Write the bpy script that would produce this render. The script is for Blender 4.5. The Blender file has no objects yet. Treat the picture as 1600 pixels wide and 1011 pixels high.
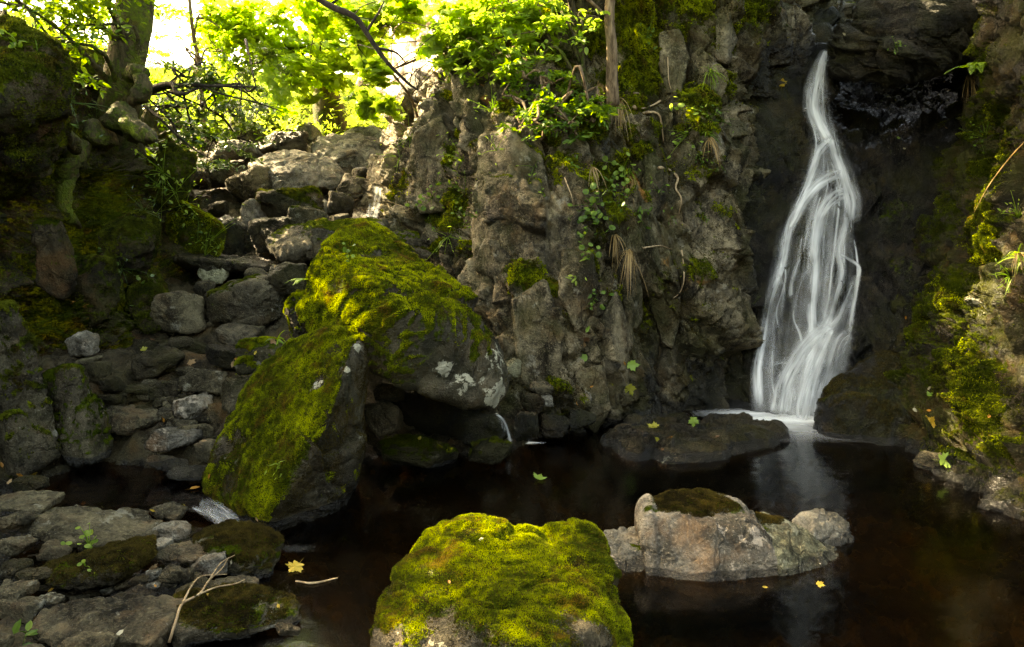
import bpy, bmesh, math, random
import numpy as np
from mathutils import Vector, Matrix
from mathutils.bvhtree import BVHTree

SC = bpy.context.scene
COL = SC.collection
R = math.radians
random.seed(7)
rng = np.random.default_rng(7)

# ------------------------------------------------------------------ camera
CAM = np.array([0.0, 0.0, 1.5])
FPX = 1600 * 26.0 / 36.0
PITCH = math.atan(125.5 / FPX)
cam_d = bpy.data.cameras.new('camera')
cam_d.lens = 26.0
cam_d.sensor_width = 36.0
cam_d.clip_start = 0.05
cam_d.clip_end = 2000
cam = bpy.data.objects.new('camera', cam_d)
COL.objects.link(cam)
cam.location = CAM
cam.rotation_euler = (math.pi / 2 - PITCH, 0, 0)
SC.camera = cam

# ------------------------------------------------------------------ sky, sun, exposure
TO_SUN = Vector((-0.70, 0.26, 0.62)).normalized()
SUN_EL = math.asin(TO_SUN.z)
SUN_AZ = math.atan2(TO_SUN.x, TO_SUN.y)
world = bpy.data.worlds.new('World')
SC.world = world
world.use_nodes = True
wn = world.node_tree.nodes
wl = world.node_tree.links
bg = wn['Background']
sky = wn.new('ShaderNodeTexSky')
sky.sky_type = 'NISHITA'
sky.sun_disc = False
sky.sun_elevation = SUN_EL
sky.sun_rotation = SUN_AZ
sky.dust_density = 4.0
sky.air_density = 1.0
sky.ozone_density = 0.6
wl.new(sky.outputs[0], bg.inputs[0])
bg.inputs[1].default_value = 0.15
sun_d = bpy.data.lights.new('sun', 'SUN')
sun_d.energy = 4.0
sun_d.angle = R(0.5)
sun_d.color = (1.0, 0.93, 0.80)
sun = bpy.data.objects.new('sun', sun_d)
COL.objects.link(sun)
sun.location = (-8, 4, 12)
sun.rotation_euler = TO_SUN.to_track_quat('Z', 'Y').to_euler()
SC.view_settings.view_transform = 'Standard'
SC.view_settings.look = 'None'
SC.view_settings.gamma = 1.0
SC.view_settings.use_curve_mapping = False
SC.view_settings.exposure = 4.05
SC.view_settings.use_white_balance = True
SC.view_settings.white_balance_temperature = 10500
SC.view_settings.white_balance_tint = 5
SC.cycles.use_denoising = True
SC.cycles.denoising_prefilter = 'NONE'
SC.cycles.max_bounces = 6
SC.cycles.diffuse_bounces = 3
SC.cycles.glossy_bounces = 3
SC.cycles.transmission_bounces = 4
SC.cycles.transparent_max_bounces = 24
SC.cycles.caustics_reflective = False
SC.cycles.caustics_refractive = False
SC.cycles.sample_clamp_indirect = 4.0

# ------------------------------------------------------------------ projection helpers
_f = np.array([0, math.cos(PITCH), -math.sin(PITCH)])
_u = np.array([0, math.sin(PITCH), math.cos(PITCH)])
_r = np.array([1.0, 0, 0])

def ray(px, py):
    return _f + _r * ((px - 800) / FPX) + _u * (-(py - 505.5) / FPX)

def at(px, py, Y):
    d = ray(px, py)
    return CAM + d * (Y / d[1])

def mpp(Y):
    return Y / FPX

# ------------------------------------------------------------------ numpy noise
def _hash(ix, iy, iz, seed):
    h = (ix.astype(np.int64) * 374761393 + iy.astype(np.int64) * 668265263 + iz.astype(np.int64) * 2147483647 + seed * 1274126177) & 0xFFFFFFFF
    h = ((h ^ (h >> 13)) * 1274126177) & 0xFFFFFFFF
    h = ((h ^ (h >> 16)) * 2246822519) & 0xFFFFFFFF
    h = (h ^ (h >> 15)) & 0xFFFFFFFF
    return h

def _hf(h, k):
    h = (h * (2654435761 + 2 * k * 40503) + k * 97531) & 0xFFFFFFFF
    h = ((h ^ (h >> 15)) * 2246822519) & 0xFFFFFFFF
    h = (h ^ (h >> 13)) & 0xFFFFFFFF
    return h.astype(np.float64) / 4294967295.0

def vnoise(P, seed=0):
    i = np.floor(P).astype(np.int64)
    f = P - i
    u = f * f * f * (f * (f * 6 - 15) + 10)
    out = np.zeros(len(P))
    for dx in (0, 1):
        wx = u[:, 0] if dx else 1 - u[:, 0]
        for dy in (0, 1):
            wy = u[:, 1] if dy else 1 - u[:, 1]
            for dz in (0, 1):
                wz = u[:, 2] if dz else 1 - u[:, 2]
                h = _hash(i[:, 0] + dx, i[:, 1] + dy, i[:, 2] + dz, seed)
                gx = _hf(h, 1) * 2 - 1
                gy = _hf(h, 2) * 2 - 1
                gz = _hf(h, 3) * 2 - 1
                out += wx * wy * wz * (gx * (f[:, 0] - dx) + gy * (f[:, 1] - dy) + gz * (f[:, 2] - dz))
    return out * 1.5

def fbm(P, octs=4, seed=0, gain=0.5, lac=2.03):
    P = np.asarray(P, float)
    a, s, out = 1.0, 1.0, np.zeros(len(P))
    for o in range(octs):
        out += a * vnoise(P * s + 17.3 * o, seed + o * 13)
        a *= gain
        s *= lac
    return out

def facet(P, seed=0, tilt=0.9, k=0.9, hh=0.35, curve=0.22, groove=0.34, gw=0.075, cell=None):
    """fractured, chiselled relief: every cell is a randomly tilted plane, with small ledges where planes meet"""
    P = np.asarray(P, float)
    i = np.floor(P).astype(np.int64)
    f = P - i
    best = np.full(len(P), -1e9)
    cid = np.zeros(len(P))
    plane = np.zeros(len(P)); second = np.full(len(P), -1e9); plane2 = np.zeros(len(P))
    for dx in (-1, 0, 1):
        for dy in (-1, 0, 1):
            for dz in (-1, 0, 1):
                h = _hash(i[:, 0] + dx, i[:, 1] + dy, i[:, 2] + dz, seed)
                ex = f[:, 0] - dx - _hf(h, 1)
                ey = f[:, 1] - dy - _hf(h, 2)
                ez = f[:, 2] - dz - _hf(h, 3)
                pl = hh * _hf(h, 4) + tilt * ((_hf(h, 5) - .5) * ex + (_hf(h, 6) - .5) * ey + (_hf(h, 7) - .5) * ez)
                v = 0.5 * pl - (ex * ex + ey * ey + ez * ez)
                b = v > best
                s2 = (~b) & (v > second)
                second = np.where(b, best, np.where(s2, v, second)); plane2 = np.where(b, plane, np.where(s2, pl, plane2))
                best = np.where(b, v, best); plane = np.where(b, pl, plane)
                if cell is not None: cid = np.where(b, _hf(h, 9), cid)
    if cell is not None: cell.append(cid)
    w = 0.5 * (1 - sstep(0.0, 0.06, best - second))        # soften the ledge over a narrow band
    gr = np.exp(-((best - second) / gw) ** 2) * sstep(-0.35, 0.25, fbm(P * 0.8 + 31, 2, seed + 77))     # open joints between the blocks
    return plane * (1 - w) + plane2 * w + curve * k * best - groove * gr

def sstep(a, b, x):
    t = np.clip((x - a) / (b - a), 0, 1)
    return t * t * (3 - 2 * t)

# ------------------------------------------------------------------ mesh helpers
def mk_mesh(name, V, F, smooth=True, attrs=None, uv=None):
    V = np.asarray(V, np.float32)
    F = np.asarray(F, np.int32)
    n, k = F.shape
    me = bpy.data.meshes.new(name)
    me.vertices.add(len(V))
    me.vertices.foreach_set('co', V.ravel())
    me.loops.add(n * k)
    me.loops.foreach_set('vertex_index', F.ravel())
    me.polygons.add(n)
    me.polygons.foreach_set('loop_start', np.arange(0, n * k, k, dtype=np.int32))
    me.polygons.foreach_set('use_smooth', np.full(n, smooth, dtype=bool))
    if attrs:
        for an, av in attrs.items():
            a = me.attributes.new(an, 'FLOAT', 'POINT')
            a.data.foreach_set('value', np.asarray(av, np.float32))
    if uv is not None:
        l = me.uv_layers.new(name='uv')
        l.data.foreach_set('uv', np.asarray(uv, np.float32)[F.ravel()].ravel())
    me.update(calc_edges=True)
    me.validate()
    return me

def tag(o, label=None, cat=None, group=None, kind=None):
    if label: o['label'] = label
    if cat: o['category'] = cat
    if group: o['group'] = group
    if kind: o['kind'] = kind
    return o

def obj(name, me, mat, parent=None, loc=None):
    o = bpy.data.objects.new(name, me)
    if mat is not None and me is not None:
        me.materials.append(mat)
    COL.objects.link(o)
    if parent is not None:
        o.parent = parent
    if loc is not None:
        o.location = loc
    return o

def empty(name, loc):
    o = bpy.data.objects.new(name, None)
    o.empty_display_size = 0.1
    COL.objects.link(o)
    o.location = loc
    return o

def vnormals(V, F):
    if F.shape[1] == 3:
        fn = np.cross(V[F[:, 1]] - V[F[:, 0]], V[F[:, 2]] - V[F[:, 0]])
    else:
        fn = np.cross(V[F[:, 2]] - V[F[:, 0]], V[F[:, 3]] - V[F[:, 1]])
    N = np.zeros_like(V)
    for c in range(F.shape[1]):
        for a in range(3):
            N[:, a] += np.bincount(F[:, c], fn[:, a], len(V))
    l = np.linalg.norm(N, axis=1)
    l[l == 0] = 1
    return N / l[:, None]

BV = []      # raycast targets

def add_bvh(V, F):
    BV.append(BVHTree.FromPolygons([tuple(v) for v in np.asarray(V).tolist()], np.asarray(F).tolist()))

def cast(px, py, trees=None):
    """first surface met by the line of sight through a picture point: (point, normal, distance)"""
    d = Vector(ray(px, py)).normalized()
    best = None
    for t in (trees or BV):
        h = t.ray_cast(Vector(CAM), d, 200)
        if h[0] is not None and (best is None or h[3] < best[2]):
            n = h[1]
            if n.dot(d) > 0: n = -n
            best = (h[0], n, h[3])
    return best

def frame(n, spin=0.0):
    n = Vector(n).normalized()
    q = n.to_track_quat('Z', 'Y')
    m = q.to_matrix() @ Matrix.Rotation(spin, 3, 'Z')
    return np.array(m)

def rotmats(N, spin):
    """per-row rotation matrices taking +Z to N, spun about it"""
    N = N / np.maximum(np.linalg.norm(N, axis=1), 1e-9)[:, None]
    up = np.tile(np.array([0.13, 0.31, 0.94]), (len(N), 1))
    X = np.cross(up, N)
    X /= np.maximum(np.linalg.norm(X, axis=1), 1e-9)[:, None]
    Y = np.cross(N, X)
    c, s = np.cos(spin)[:, None], np.sin(spin)[:, None]
    X2 = X * c + Y * s
    Y2 = -X * s + Y * c
    return np.stack([X2, Y2, N], axis=2)

def inst(TV, TF, M, pos, scale):
    """many copies of a small template gathered into one arrays pair"""
    TV = np.asarray(TV, float); TF = np.asarray(TF, int)
    n, k = len(pos), len(TV)
    V = np.einsum('nij,kj->nki', M, TV) * np.asarray(scale).reshape(n, 1, -1) + pos[:, None, :]
    F = TF[None] + (np.arange(n) * k)[:, None, None]
    return V.reshape(-1, 3), F.reshape(-1, TF.shape[1])

def spline(pts, n):
    P = np.asarray(pts, float)
    if len(P) == 2:
        t = np.linspace(0, 1, n)[:, None]
        return P[0] * (1 - t) + P[1] * t
    Q = np.vstack([2 * P[0] - P[1], P, 2 * P[-1] - P[-2]])
    t = np.linspace(0, len(P) - 1 - 1e-9, n)
    i = t.astype(int); f = (t - i)[:, None]
    a, b, c, d = Q[i], Q[i + 1], Q[i + 2], Q[i + 3]
    return 0.5 * (2 * b + (c - a) * f + (2 * a - 5 * b + 4 * c - d) * f ** 2 + (3 * b - a - 3 * c + d) * f ** 3)

def tube(path, rad, sides=8, n=None, wob=0.0, seed=0):
    """tapered limb; path points and radii are smoothed; returns V, F(quads)"""
    n = n or max(6, 4 * len(path))
    C = spline(path, n)
    r = np.interp(np.linspace(0, 1, n), np.linspace(0, 1, len(rad)), rad)
    T = np.gradient(C, axis=0)
    T /= np.maximum(np.linalg.norm(T, axis=1), 1e-9)[:, None]
    ref = np.array([0.3, 0.9, 0.1])
    A = np.cross(T, ref); A /= np.maximum(np.linalg.norm(A, axis=1), 1e-9)[:, None]
    B = np.cross(T, A)
    th = np.linspace(0, 2 * math.pi, sides, endpoint=False)
    ring = A[:, None] * np.cos(th)[None, :, None] + B[:, None] * np.sin(th)[None, :, None]
    rr = np.repeat(r[:, None], sides, 1)
    V = C[:, None] + ring * rr[:, :, None]
    if wob:
        w = fbm(V.reshape(-1, 3) / max(r.max(), 1e-3) * 0.9, 3, seed).reshape(n, sides)
        V = C[:, None] + ring * (rr * (1 + wob * w))[:, :, None]
    V = V.reshape(-1, 3)
    F = []
    for i in range(n - 1):
        for j in range(sides):
            j2 = (j + 1) % sides
            F.append((i * sides + j, i * sides + j2, (i + 1) * sides + j2, (i + 1) * sides + j))
    # close the ends
    V = np.vstack([V, C[:1], C[-1:]])
    a, b = len(V) - 2, len(V) - 1
    for j in range(sides):
        j2 = (j + 1) % sides
        F.append((a, a, j2, j)); F.append((b, b, (n - 1) * sides + j, (n - 1) * sides + j2))
    F = [f if f[0] != f[1] else (f[0], f[2], f[3], f[3]) for f in F]
    return V, np.array(F)

def tubes_mesh(name, items, **kw):
    Vs, Fs, o = [], [], 0
    for it in items:
        V, F = it
        Vs.append(V); Fs.append(F + o); o += len(V)
    V = np.vstack(Vs); F = np.vstack(Fs)
    # end-cap triangles were stored as quads with a doubled corner: split the mesh into triangles
    T = np.vstack([F[:, [0, 1, 2]], F[:, [0, 2, 3]]])
    T = T[(T[:, 0] != T[:, 1]) & (T[:, 1] != T[:, 2]) & (T[:, 0] != T[:, 2])]
    return mk_mesh(name, V, T, **kw)

# ------------------------------------------------------------------ materials
class NT:
    def __init__(s, name):
        s.m = bpy.data.materials.new(name)
        s.m.use_nodes = True
        s.t = s.m.node_tree
        s.t.nodes.clear()
        s.out = s.n('ShaderNodeOutputMaterial')
    def n(s, typ, **kw):
        x = s.t.nodes.new(typ)
        for k, v in kw.items():
            setattr(x, k, v)
        return x
    def l(s, a, b):
        s.t.links.new(a, b)
    def val(s, sock, v):
        if hasattr(v, 'is_output') or isinstance(v, bpy.types.NodeSocket):
            s.l(v, sock)
        else:
            sock.default_value = v
    def math(s, op, a, b=0.0, clamp=False):
        x = s.n('ShaderNodeMath', operation=op, use_clamp=clamp)
        s.val(x.inputs[0], a); s.val(x.inputs[1], b)
        return x.outputs[0]
    def ramp01(s, v, a, b):
        x = s.n('ShaderNodeMapRange', interpolation_type='SMOOTHSTEP')
        s.val(x.inputs[0], v)
        x.inputs[1].default_value = a; x.inputs[2].default_value = b
        return x.outputs[0]
    def mix(s, f, a, b):
        x = s.n('ShaderNodeMix', data_type='RGBA')
        s.val(x.inputs[0], f)
        for sock, v in ((x.inputs[6], a), (x.inputs[7], b)):
            if isinstance(v, tuple): sock.default_value = (*v[:3], 1)
            else: s.l(v, sock)
        return x.outputs[2]
    def noise(s, co, scale, detail=4, rough=0.55, dist=0.0):
        x = s.n('ShaderNodeTexNoise')
        s.l(co, x.inputs['Vector'])
        x.inputs['Scale'].default_value = scale
        x.inputs['Detail'].default_value = detail
        x.inputs['Roughness'].default_value = rough
        x.inputs['Distortion'].default_value = dist
        return x.outputs[0]
    def vor(s, co, scale, feature='F1', rnd=1.0):
        x = s.n('ShaderNodeTexVoronoi', feature=feature)
        s.l(co, x.inputs['Vector'])
        x.inputs['Scale'].default_value = scale
        x.inputs['Randomness'].default_value = rnd
        return x.outputs[0]
    def attr(s, name):
        x = s.n('ShaderNodeAttribute', attribute_name=name)
        return x.outputs['Fac']
    def coords(s, scale=(1, 1, 1), rot=(0, 0, 0)):
        g = s.n('ShaderNodeNewGeometry')
        m = s.n('ShaderNodeMapping')
        s.l(g.outputs['Position'], m.inputs[0])
        m.inputs['Scale'].default_value = scale
        m.inputs['Rotation'].default_value = rot
        return m.outputs[0]
    def bump(s, h, strength, dist, normal=None):
        x = s.n('ShaderNodeBump')
        x.inputs['Strength'].default_value = strength
        x.inputs['Distance'].default_value = dist
        s.l(h, x.inputs['Height'])
        if normal is not None: s.l(normal, x.inputs['Normal'])
        return x.outputs[0]

MOSS_LO, MOSS_MID, MOSS_HI, MOSS_BR = (0.014, 0.024, 0.003), (0.066, 0.092, 0.007), (0.17, 0.19, 0.012), (0.070, 0.044, 0.010)

def moss_colour(t, co, boost=1.0):
    a = t.noise(co, 3.2, 5, 0.62)
    b = t.noise(co, 34, 4, 0.65)
    c = t.math('ADD', t.math('MULTIPLY', a, 0.62), t.math('MULTIPLY', b, 0.38))
    k = lambda q: tuple(x * boost for x in q)
    m = t.mix(t.ramp01(c, 0.33, 0.52), k(MOSS_LO), k(MOSS_MID))
    m = t.mix(t.ramp01(c, 0.50, 0.70), m, k(MOSS_HI))
    br = t.ramp01(t.noise(co, 5.5, 4, 0.6), 0.56, 0.68)
    return t.mix(t.math('MULTIPLY', br, 0.75), m, k(MOSS_BR))

def rock_mat(name, dark, light, lichen=0.3, lichen_col=(0.42, 0.40, 0.31), rough=0.7, strata=(1, 1, 1), rot=(0, 0, 0), warm=(0.20, 0.12, 0.06), warm_amt=0.35,
             bump=0.95, moss_boost=1.0, spec=0.4, crack=0.55, algae=0.0):
    kd, kl = (1.0, 1.0) if name == 'pale_cliff_rock' else (0.55, 0.85)
    dark = tuple(x * kd for x in dark); light = tuple(x * kl for x in light)
    t = NT(name)
    co = t.coords()
    cs = t.coords(strata, rot)
    n1 = t.noise(cs, 2.6, 9, 0.66, 0.4)
    n2 = t.noise(co, 17, 7, 0.7)
    n3 = t.noise(co, 75, 4, 0.7)
    n4 = t.noise(co, 34, 5, 0.75)
    s = t.math('ADD', t.math('MULTIPLY', n1, 0.55), t.math('ADD', t.math('MULTIPLY', n2, 0.30), t.math('MULTIPLY', n3, 0.15)))
    col = t.mix(t.ramp01(s, 0.42, 0.60), dark, light)
    col = t.mix(t.math('MULTIPLY', t.ramp01(n4, 0.54, 0.66), 0.65), col, tuple(x * 0.45 for x in dark))
    col = t.mix(t.math('MULTIPLY', t.ramp01(n3, 0.56, 0.68), 0.45), col, tuple(min(.8, x * 1.5) for x in light))
    tn = t.n('ShaderNodeMix', data_type='RGBA', blend_type='MULTIPLY'); tn.inputs[0].default_value = 1.0
    t.l(col, tn.inputs[6])
    tv = t.n('ShaderNodeCombineColor')
    tg = t.math('ADD', 1.0, t.attr('tint'))
    for q_, e_ in enumerate((1.04, 1.0, 0.92)): t.l(t.math('POWER', tg, e_), tv.inputs[q_])
    t.l(tv.outputs[0], tn.inputs[7]); col = tn.outputs[2]
    wz = t.math('MULTIPLY', t.ramp01(t.noise(co, 4.1, 5, 0.6), 0.52, 0.7), warm_amt)
    col = t.mix(wz, col, warm)
    # cracks
    wv = t.n('ShaderNodeVectorMath', operation='ADD')
    nn = t.n('ShaderNodeTexNoise'); t.l(cs, nn.inputs['Vector']); nn.inputs['Scale'].default_value = 6.0; nn.inputs['Detail'].default_value = 5
    sc = t.n('ShaderNodeVectorMath', operation='SCALE'); t.l(nn.outputs[1], sc.inputs[0]); sc.inputs[3].default_value = 0.28
    t.l(cs, wv.inputs[0]); t.l(sc.outputs[0], wv.inputs[1])
    ce = t.vor(wv.outputs[0], 4.3, 'DISTANCE_TO_EDGE')
    cr = t.math('SUBTRACT', 1.0, t.ramp01(ce, 0.0, 0.045))
    crm = t.math('MULTIPLY', cr, t.ramp01(t.noise(co, 2.2, 3), 0.45, 0.6))
    col = t.mix(t.math('MULTIPLY', crm, crack), col, tuple(x * 0.25 for x in dark))
    if algae:
        col = t.mix(t.math('MULTIPLY', t.ramp01(t.noise(co, 2.0, 6, 0.65), 0.42, 0.62), algae), col, (0.034, 0.036, 0.006))
        col = t.mix(t.math('MULTIPLY', t.ramp01(t.noise(co, 3.1, 6, 0.7), 0.52, 0.64), algae * 0.9), col, (0.046, 0.028, 0.008))
    # pale lichen crusts
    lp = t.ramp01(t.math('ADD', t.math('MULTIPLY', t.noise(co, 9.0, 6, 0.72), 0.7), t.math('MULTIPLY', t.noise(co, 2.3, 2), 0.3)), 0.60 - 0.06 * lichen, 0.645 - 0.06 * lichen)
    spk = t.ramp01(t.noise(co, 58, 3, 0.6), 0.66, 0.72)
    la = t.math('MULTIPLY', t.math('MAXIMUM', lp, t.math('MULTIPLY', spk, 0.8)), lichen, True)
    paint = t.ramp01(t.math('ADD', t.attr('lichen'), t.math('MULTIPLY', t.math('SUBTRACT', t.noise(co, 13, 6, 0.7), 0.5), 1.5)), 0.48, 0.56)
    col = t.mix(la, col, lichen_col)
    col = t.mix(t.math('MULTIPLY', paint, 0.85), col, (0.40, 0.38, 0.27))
    rust = t.ramp01(t.math('ADD', t.attr('rust'), t.math('MULTIPLY', t.math('SUBTRACT', t.noise(co, 8, 5, 0.7), 0.5), 1.2)), 0.40, 0.65)
    col = t.mix(t.math('MULTIPLY', rust, 0.8), col, (0.30, 0.13, 0.025))
    wet = t.ramp01(t.math('ADD', t.attr('wet'), t.math('MULTIPLY', t.math('SUBTRACT', t.noise(co, 5, 5, 0.6), 0.5), 0.9)), 0.42, 0.60)
    dk = t.mix(0.72, col, (0.006, 0.006, 0.005))
    col = t.mix(wet, col, dk)
    # moss
    ma = t.attr('moss')
    mk = t.math('ADD', ma, t.math('ADD', t.math('MULTIPLY', t.math('SUBTRACT', t.noise(co, 26, 5, 0.7), 0.5), 0.9), t.math('MULTIPLY', t.math('SUBTRACT', t.noise(co, 6, 4, 0.6), 0.5), 0.5)))
    mk = t.ramp01(mk, 0.40, 0.58)
    col = t.mix(mk, col, moss_colour(t, co, moss_boost))
    p = t.n('ShaderNodeBsdfPrincipled')
    t.l(col, p.inputs['Base Color'])
    rr = t.math('SUBTRACT', rough, t.math('MULTIPLY', wet, max(0.0, rough - 0.22)))
    rr = t.math('ADD', rr, t.math('MULTIPLY', t.math('SUBTRACT', n2, 0.5), 0.35))
    rr = t.math('ADD', t.math('MULTIPLY', rr, t.math('SUBTRACT', 1.0, mk)), t.math('MULTIPLY', mk, 0.95), True)
    t.l(rr, p.inputs['Roughness'])
    sp_ = t.math('ADD', spec * 0.35, t.math('MULTIPLY', wet, 0.25))
    t.l(t.math('MULTIPLY', t.math('SUBTRACT', 1.0, t.math('MULTIPLY', mk, 0.95)), sp_), p.inputs['Specular IOR Level'])
    rg = t.n('ShaderNodeTexNoise', noise_type='RIDGED_MULTIFRACTAL'); t.l(cs, rg.inputs['Vector']); rg.inputs['Scale'].default_value = 7.0; rg.inputs['Detail'].default_value = 6
    rg.inputs['Roughness'].default_value = 0.6
    hs = t.math('ADD', t.math('MULTIPLY', s, 1.6), t.math('ADD', t.math('MULTIPLY', n3, 0.35), t.math('MULTIPLY', rg.outputs[0], 0.16)))
    hs = t.math('SUBTRACT', hs, t.math('MULTIPLY', crm, 0.25))
    b1 = t.bump(hs, bump, 0.05)
    hm = t.math('MULTIPLY', t.math('ADD', t.noise(co, 150, 2, 0.6), t.math('MULTIPLY', t.noise(co, 45, 3, 0.6), 1.2)), mk)
    b2 = t.bump(hm, 0.75, 0.022, b1)
    t.l(b2, p.inputs['Normal'])
    t.l(p.outputs[0], t.out.inputs[0])
    return t.m

def leaf_mat(name, lo, hi, trans=0.5, tr_tint=(1.6, 1.5, 0.5), rough=0.5, spec=0.3, brown=None):
    """leaf: colour runs lo..hi with the per-leaf 'var' value; half of the light passes through"""
    t = NT(name)
    co = t.coords()
    v = t.math('ADD', t.attr('var'), t.math('MULTIPLY', t.math('SUBTRACT', t.noise(co, 40, 3), 0.5), 0.25), True)
    c = t.mix(v, lo, hi)
    if brown:
        c = t.mix(t.math('MULTIPLY', t.ramp01(t.noise(co, 6.0, 5, 0.7), 0.52, 0.66), 0.8), c, brown)
        c = t.mix(t.math('MULTIPLY', t.ramp01(t.noise(co, 2.6, 5, 0.65), 0.50, 0.66), 0.6), c, tuple(x * 1.1 for x in lo))
    p = t.n('ShaderNodeBsdfPrincipled')
    t.l(c, p.inputs['Base Color'])
    p.inputs['Roughness'].default_value = rough
    p.inputs['Specular IOR Level'].default_value = spec
    tr = t.n('ShaderNodeBsdfTranslucent')
    tc = t.n('ShaderNodeMix', data_type='RGBA', blend_type='MULTIPLY')
    tc.inputs[0].default_value = 1.0
    t.l(c, tc.inputs[6]); tc.inputs[7].default_value = (*tr_tint, 1)
    t.l(tc.outputs[2], tr.inputs[0])
    ms = t.n('ShaderNodeMixShader')
    ms.inputs[0].default_value = trans
    t.l(p.outputs[0], ms.inputs[1]); t.l(tr.outputs[0], ms.inputs[2])
    t.l(ms.outputs[0], t.out.inputs[0])
    return t.m

def bark_mat(name, dark, light, moss=0.0):
    t = NT(name)
    co = t.coords()
    cz = t.coords((1, 1, 0.22))
    n = t.noise(cz, 22, 6, 0.7)
    n2 = t.noise(co, 5, 5, 0.6)
    c = t.mix(t.ramp01(n, 0.35, 0.68), dark, light)
    ma = t.ramp01(t.math('ADD', t.attr('moss'), t.math('ADD', t.math('MULTIPLY', t.math('SUBTRACT', n2, 0.5), 1.6), t.math('MULTIPLY', t.math('SUBTRACT', t.noise(co, 40, 4), 0.5), 0.6))), 0.62 - moss, 0.9 - moss)
    c = t.mix(ma, c, moss_colour(t, co, 0.8))
    p = t.n('ShaderNodeBsdfPrincipled')
    t.l(c, p.inputs['Base Color'])
    p.inputs['Roughness'].default_value = 0.88
    p.inputs['Specular IOR Level'].default_value = 0.2
    h = t.math('ADD', n, t.math('MULTIPLY', t.math('MULTIPLY', t.noise(co, 90, 3), ma), 1.0))
    t.l(t.bump(h, 0.8, 0.02), p.inputs['Normal'])
    t.l(p.outputs[0], t.out.inputs[0])
    return t.m

M = {}
M['grey'] = rock_mat('grey_rock', (0.028, 0.023, 0.012), (0.15, 0.126, 0.074), lichen=0.35)
M['pale'] = rock_mat('pale_rock', (0.085, 0.078, 0.056), (0.28, 0.255, 0.195), lichen=0.55, warm_amt=0.3)
M['lichen'] = rock_mat('lichen_rock', (0.10, 0.095, 0.055), (0.31, 0.30, 0.18), lichen=0.4, lichen_col=(0.5, 0.48, 0.33), warm_amt=0.15)
M['pink'] = rock_mat('pinkish_rock', (0.074, 0.066, 0.048), (0.25, 0.222, 0.170), lichen=0.8, lichen_col=(0.44, 0.37, 0.28), warm=(0.28, 0.17, 0.09), warm_amt=0.5)
M['brown'] = rock_mat('brown_rock', (0.030, 0.025, 0.014), (0.13, 0.108, 0.070), lichen=0.35, warm=(0.10, 0.06, 0.024), warm_amt=0.5, algae=0.25)
M['dark'] = rock_mat('dark_rock', (0.012, 0.0095, 0.005), (0.060, 0.048, 0.028), lichen=0.14, warm=(0.060, 0.036, 0.015), rough=0.38, algae=0.3)
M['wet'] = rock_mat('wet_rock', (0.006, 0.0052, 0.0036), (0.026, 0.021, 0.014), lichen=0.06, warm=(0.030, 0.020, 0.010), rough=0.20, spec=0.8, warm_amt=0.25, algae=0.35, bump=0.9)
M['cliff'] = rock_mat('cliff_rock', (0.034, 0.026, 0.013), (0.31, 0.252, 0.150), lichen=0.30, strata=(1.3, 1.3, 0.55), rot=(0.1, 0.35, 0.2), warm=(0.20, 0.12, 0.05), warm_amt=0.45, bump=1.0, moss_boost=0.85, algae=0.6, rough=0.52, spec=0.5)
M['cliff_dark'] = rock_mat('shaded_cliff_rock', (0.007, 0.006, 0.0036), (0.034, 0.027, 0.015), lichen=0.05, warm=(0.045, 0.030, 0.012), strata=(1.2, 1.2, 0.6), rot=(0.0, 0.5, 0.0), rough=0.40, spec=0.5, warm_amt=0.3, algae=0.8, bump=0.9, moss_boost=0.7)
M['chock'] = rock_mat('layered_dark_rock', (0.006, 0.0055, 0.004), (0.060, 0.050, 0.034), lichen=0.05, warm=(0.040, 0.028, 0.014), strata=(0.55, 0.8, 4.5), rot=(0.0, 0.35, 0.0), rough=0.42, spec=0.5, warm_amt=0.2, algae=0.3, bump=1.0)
M['bank'] = rock_mat('bank_earth', (0.014, 0.011, 0.006), (0.070, 0.054, 0.028), lichen=0.06, warm=(0.13, 0.06, 0.02), warm_amt=0.5, rough=0.85, algae=0.5, moss_boost=0.75)
M['pale_cliff'] = rock_mat('pale_cliff_rock', (0.20, 0.15, 0.11), (0.55, 0.46, 0.38), lichen=0.5, strata=(1.6, 1.6, 0.4), warm=(0.33, 0.17, 0.06), warm_amt=0.7)
M['ground'] = rock_mat('stream_bed', (0.016, 0.012, 0.007), (0.11, 0.085, 0.048), lichen=0.10, warm=(0.14, 0.065, 0.022), warm_amt=0.5, rough=0.6, algae=0.3)

M['leaf_yg'] = leaf_mat('sunny_sycamore_leaf', (0.14, 0.24, 0.035), (0.32, 0.42, 0.085), 0.68, (1.5, 1.5, 0.8))
M['leaf_green'] = leaf_mat('green_leaf', (0.035, 0.085, 0.010), (0.13, 0.21, 0.025), 0.5)
M['leaf_dark'] = leaf_mat('glossy_dark_leaf', (0.018, 0.048, 0.008), (0.075, 0.13, 0.018), 0.35, rough=0.35, spec=0.5)
M['fern'] = leaf_mat('fern_frond', (0.05, 0.12, 0.012), (0.18, 0.27, 0.03), 0.5)
M['straw'] = leaf_mat('dead_grass', (0.16, 0.095, 0.035), (0.42, 0.29, 0.12), 0.35, (1.2, 1.0, 0.6))
M['grass'] = leaf_mat('grass_blade', (0.06, 0.14, 0.012), (0.22, 0.32, 0.03), 0.45)
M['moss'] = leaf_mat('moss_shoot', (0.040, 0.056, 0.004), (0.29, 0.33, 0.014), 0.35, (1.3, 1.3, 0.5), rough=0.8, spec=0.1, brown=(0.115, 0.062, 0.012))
M['moss_dark'] = leaf_mat('dark_moss_shoot', (0.014, 0.020, 0.003), (0.105, 0.118, 0.010), 0.3, (1.3, 1.3, 0.5), rough=0.8, spec=0.1, brown=(0.05, 0.03, 0.008))
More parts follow.
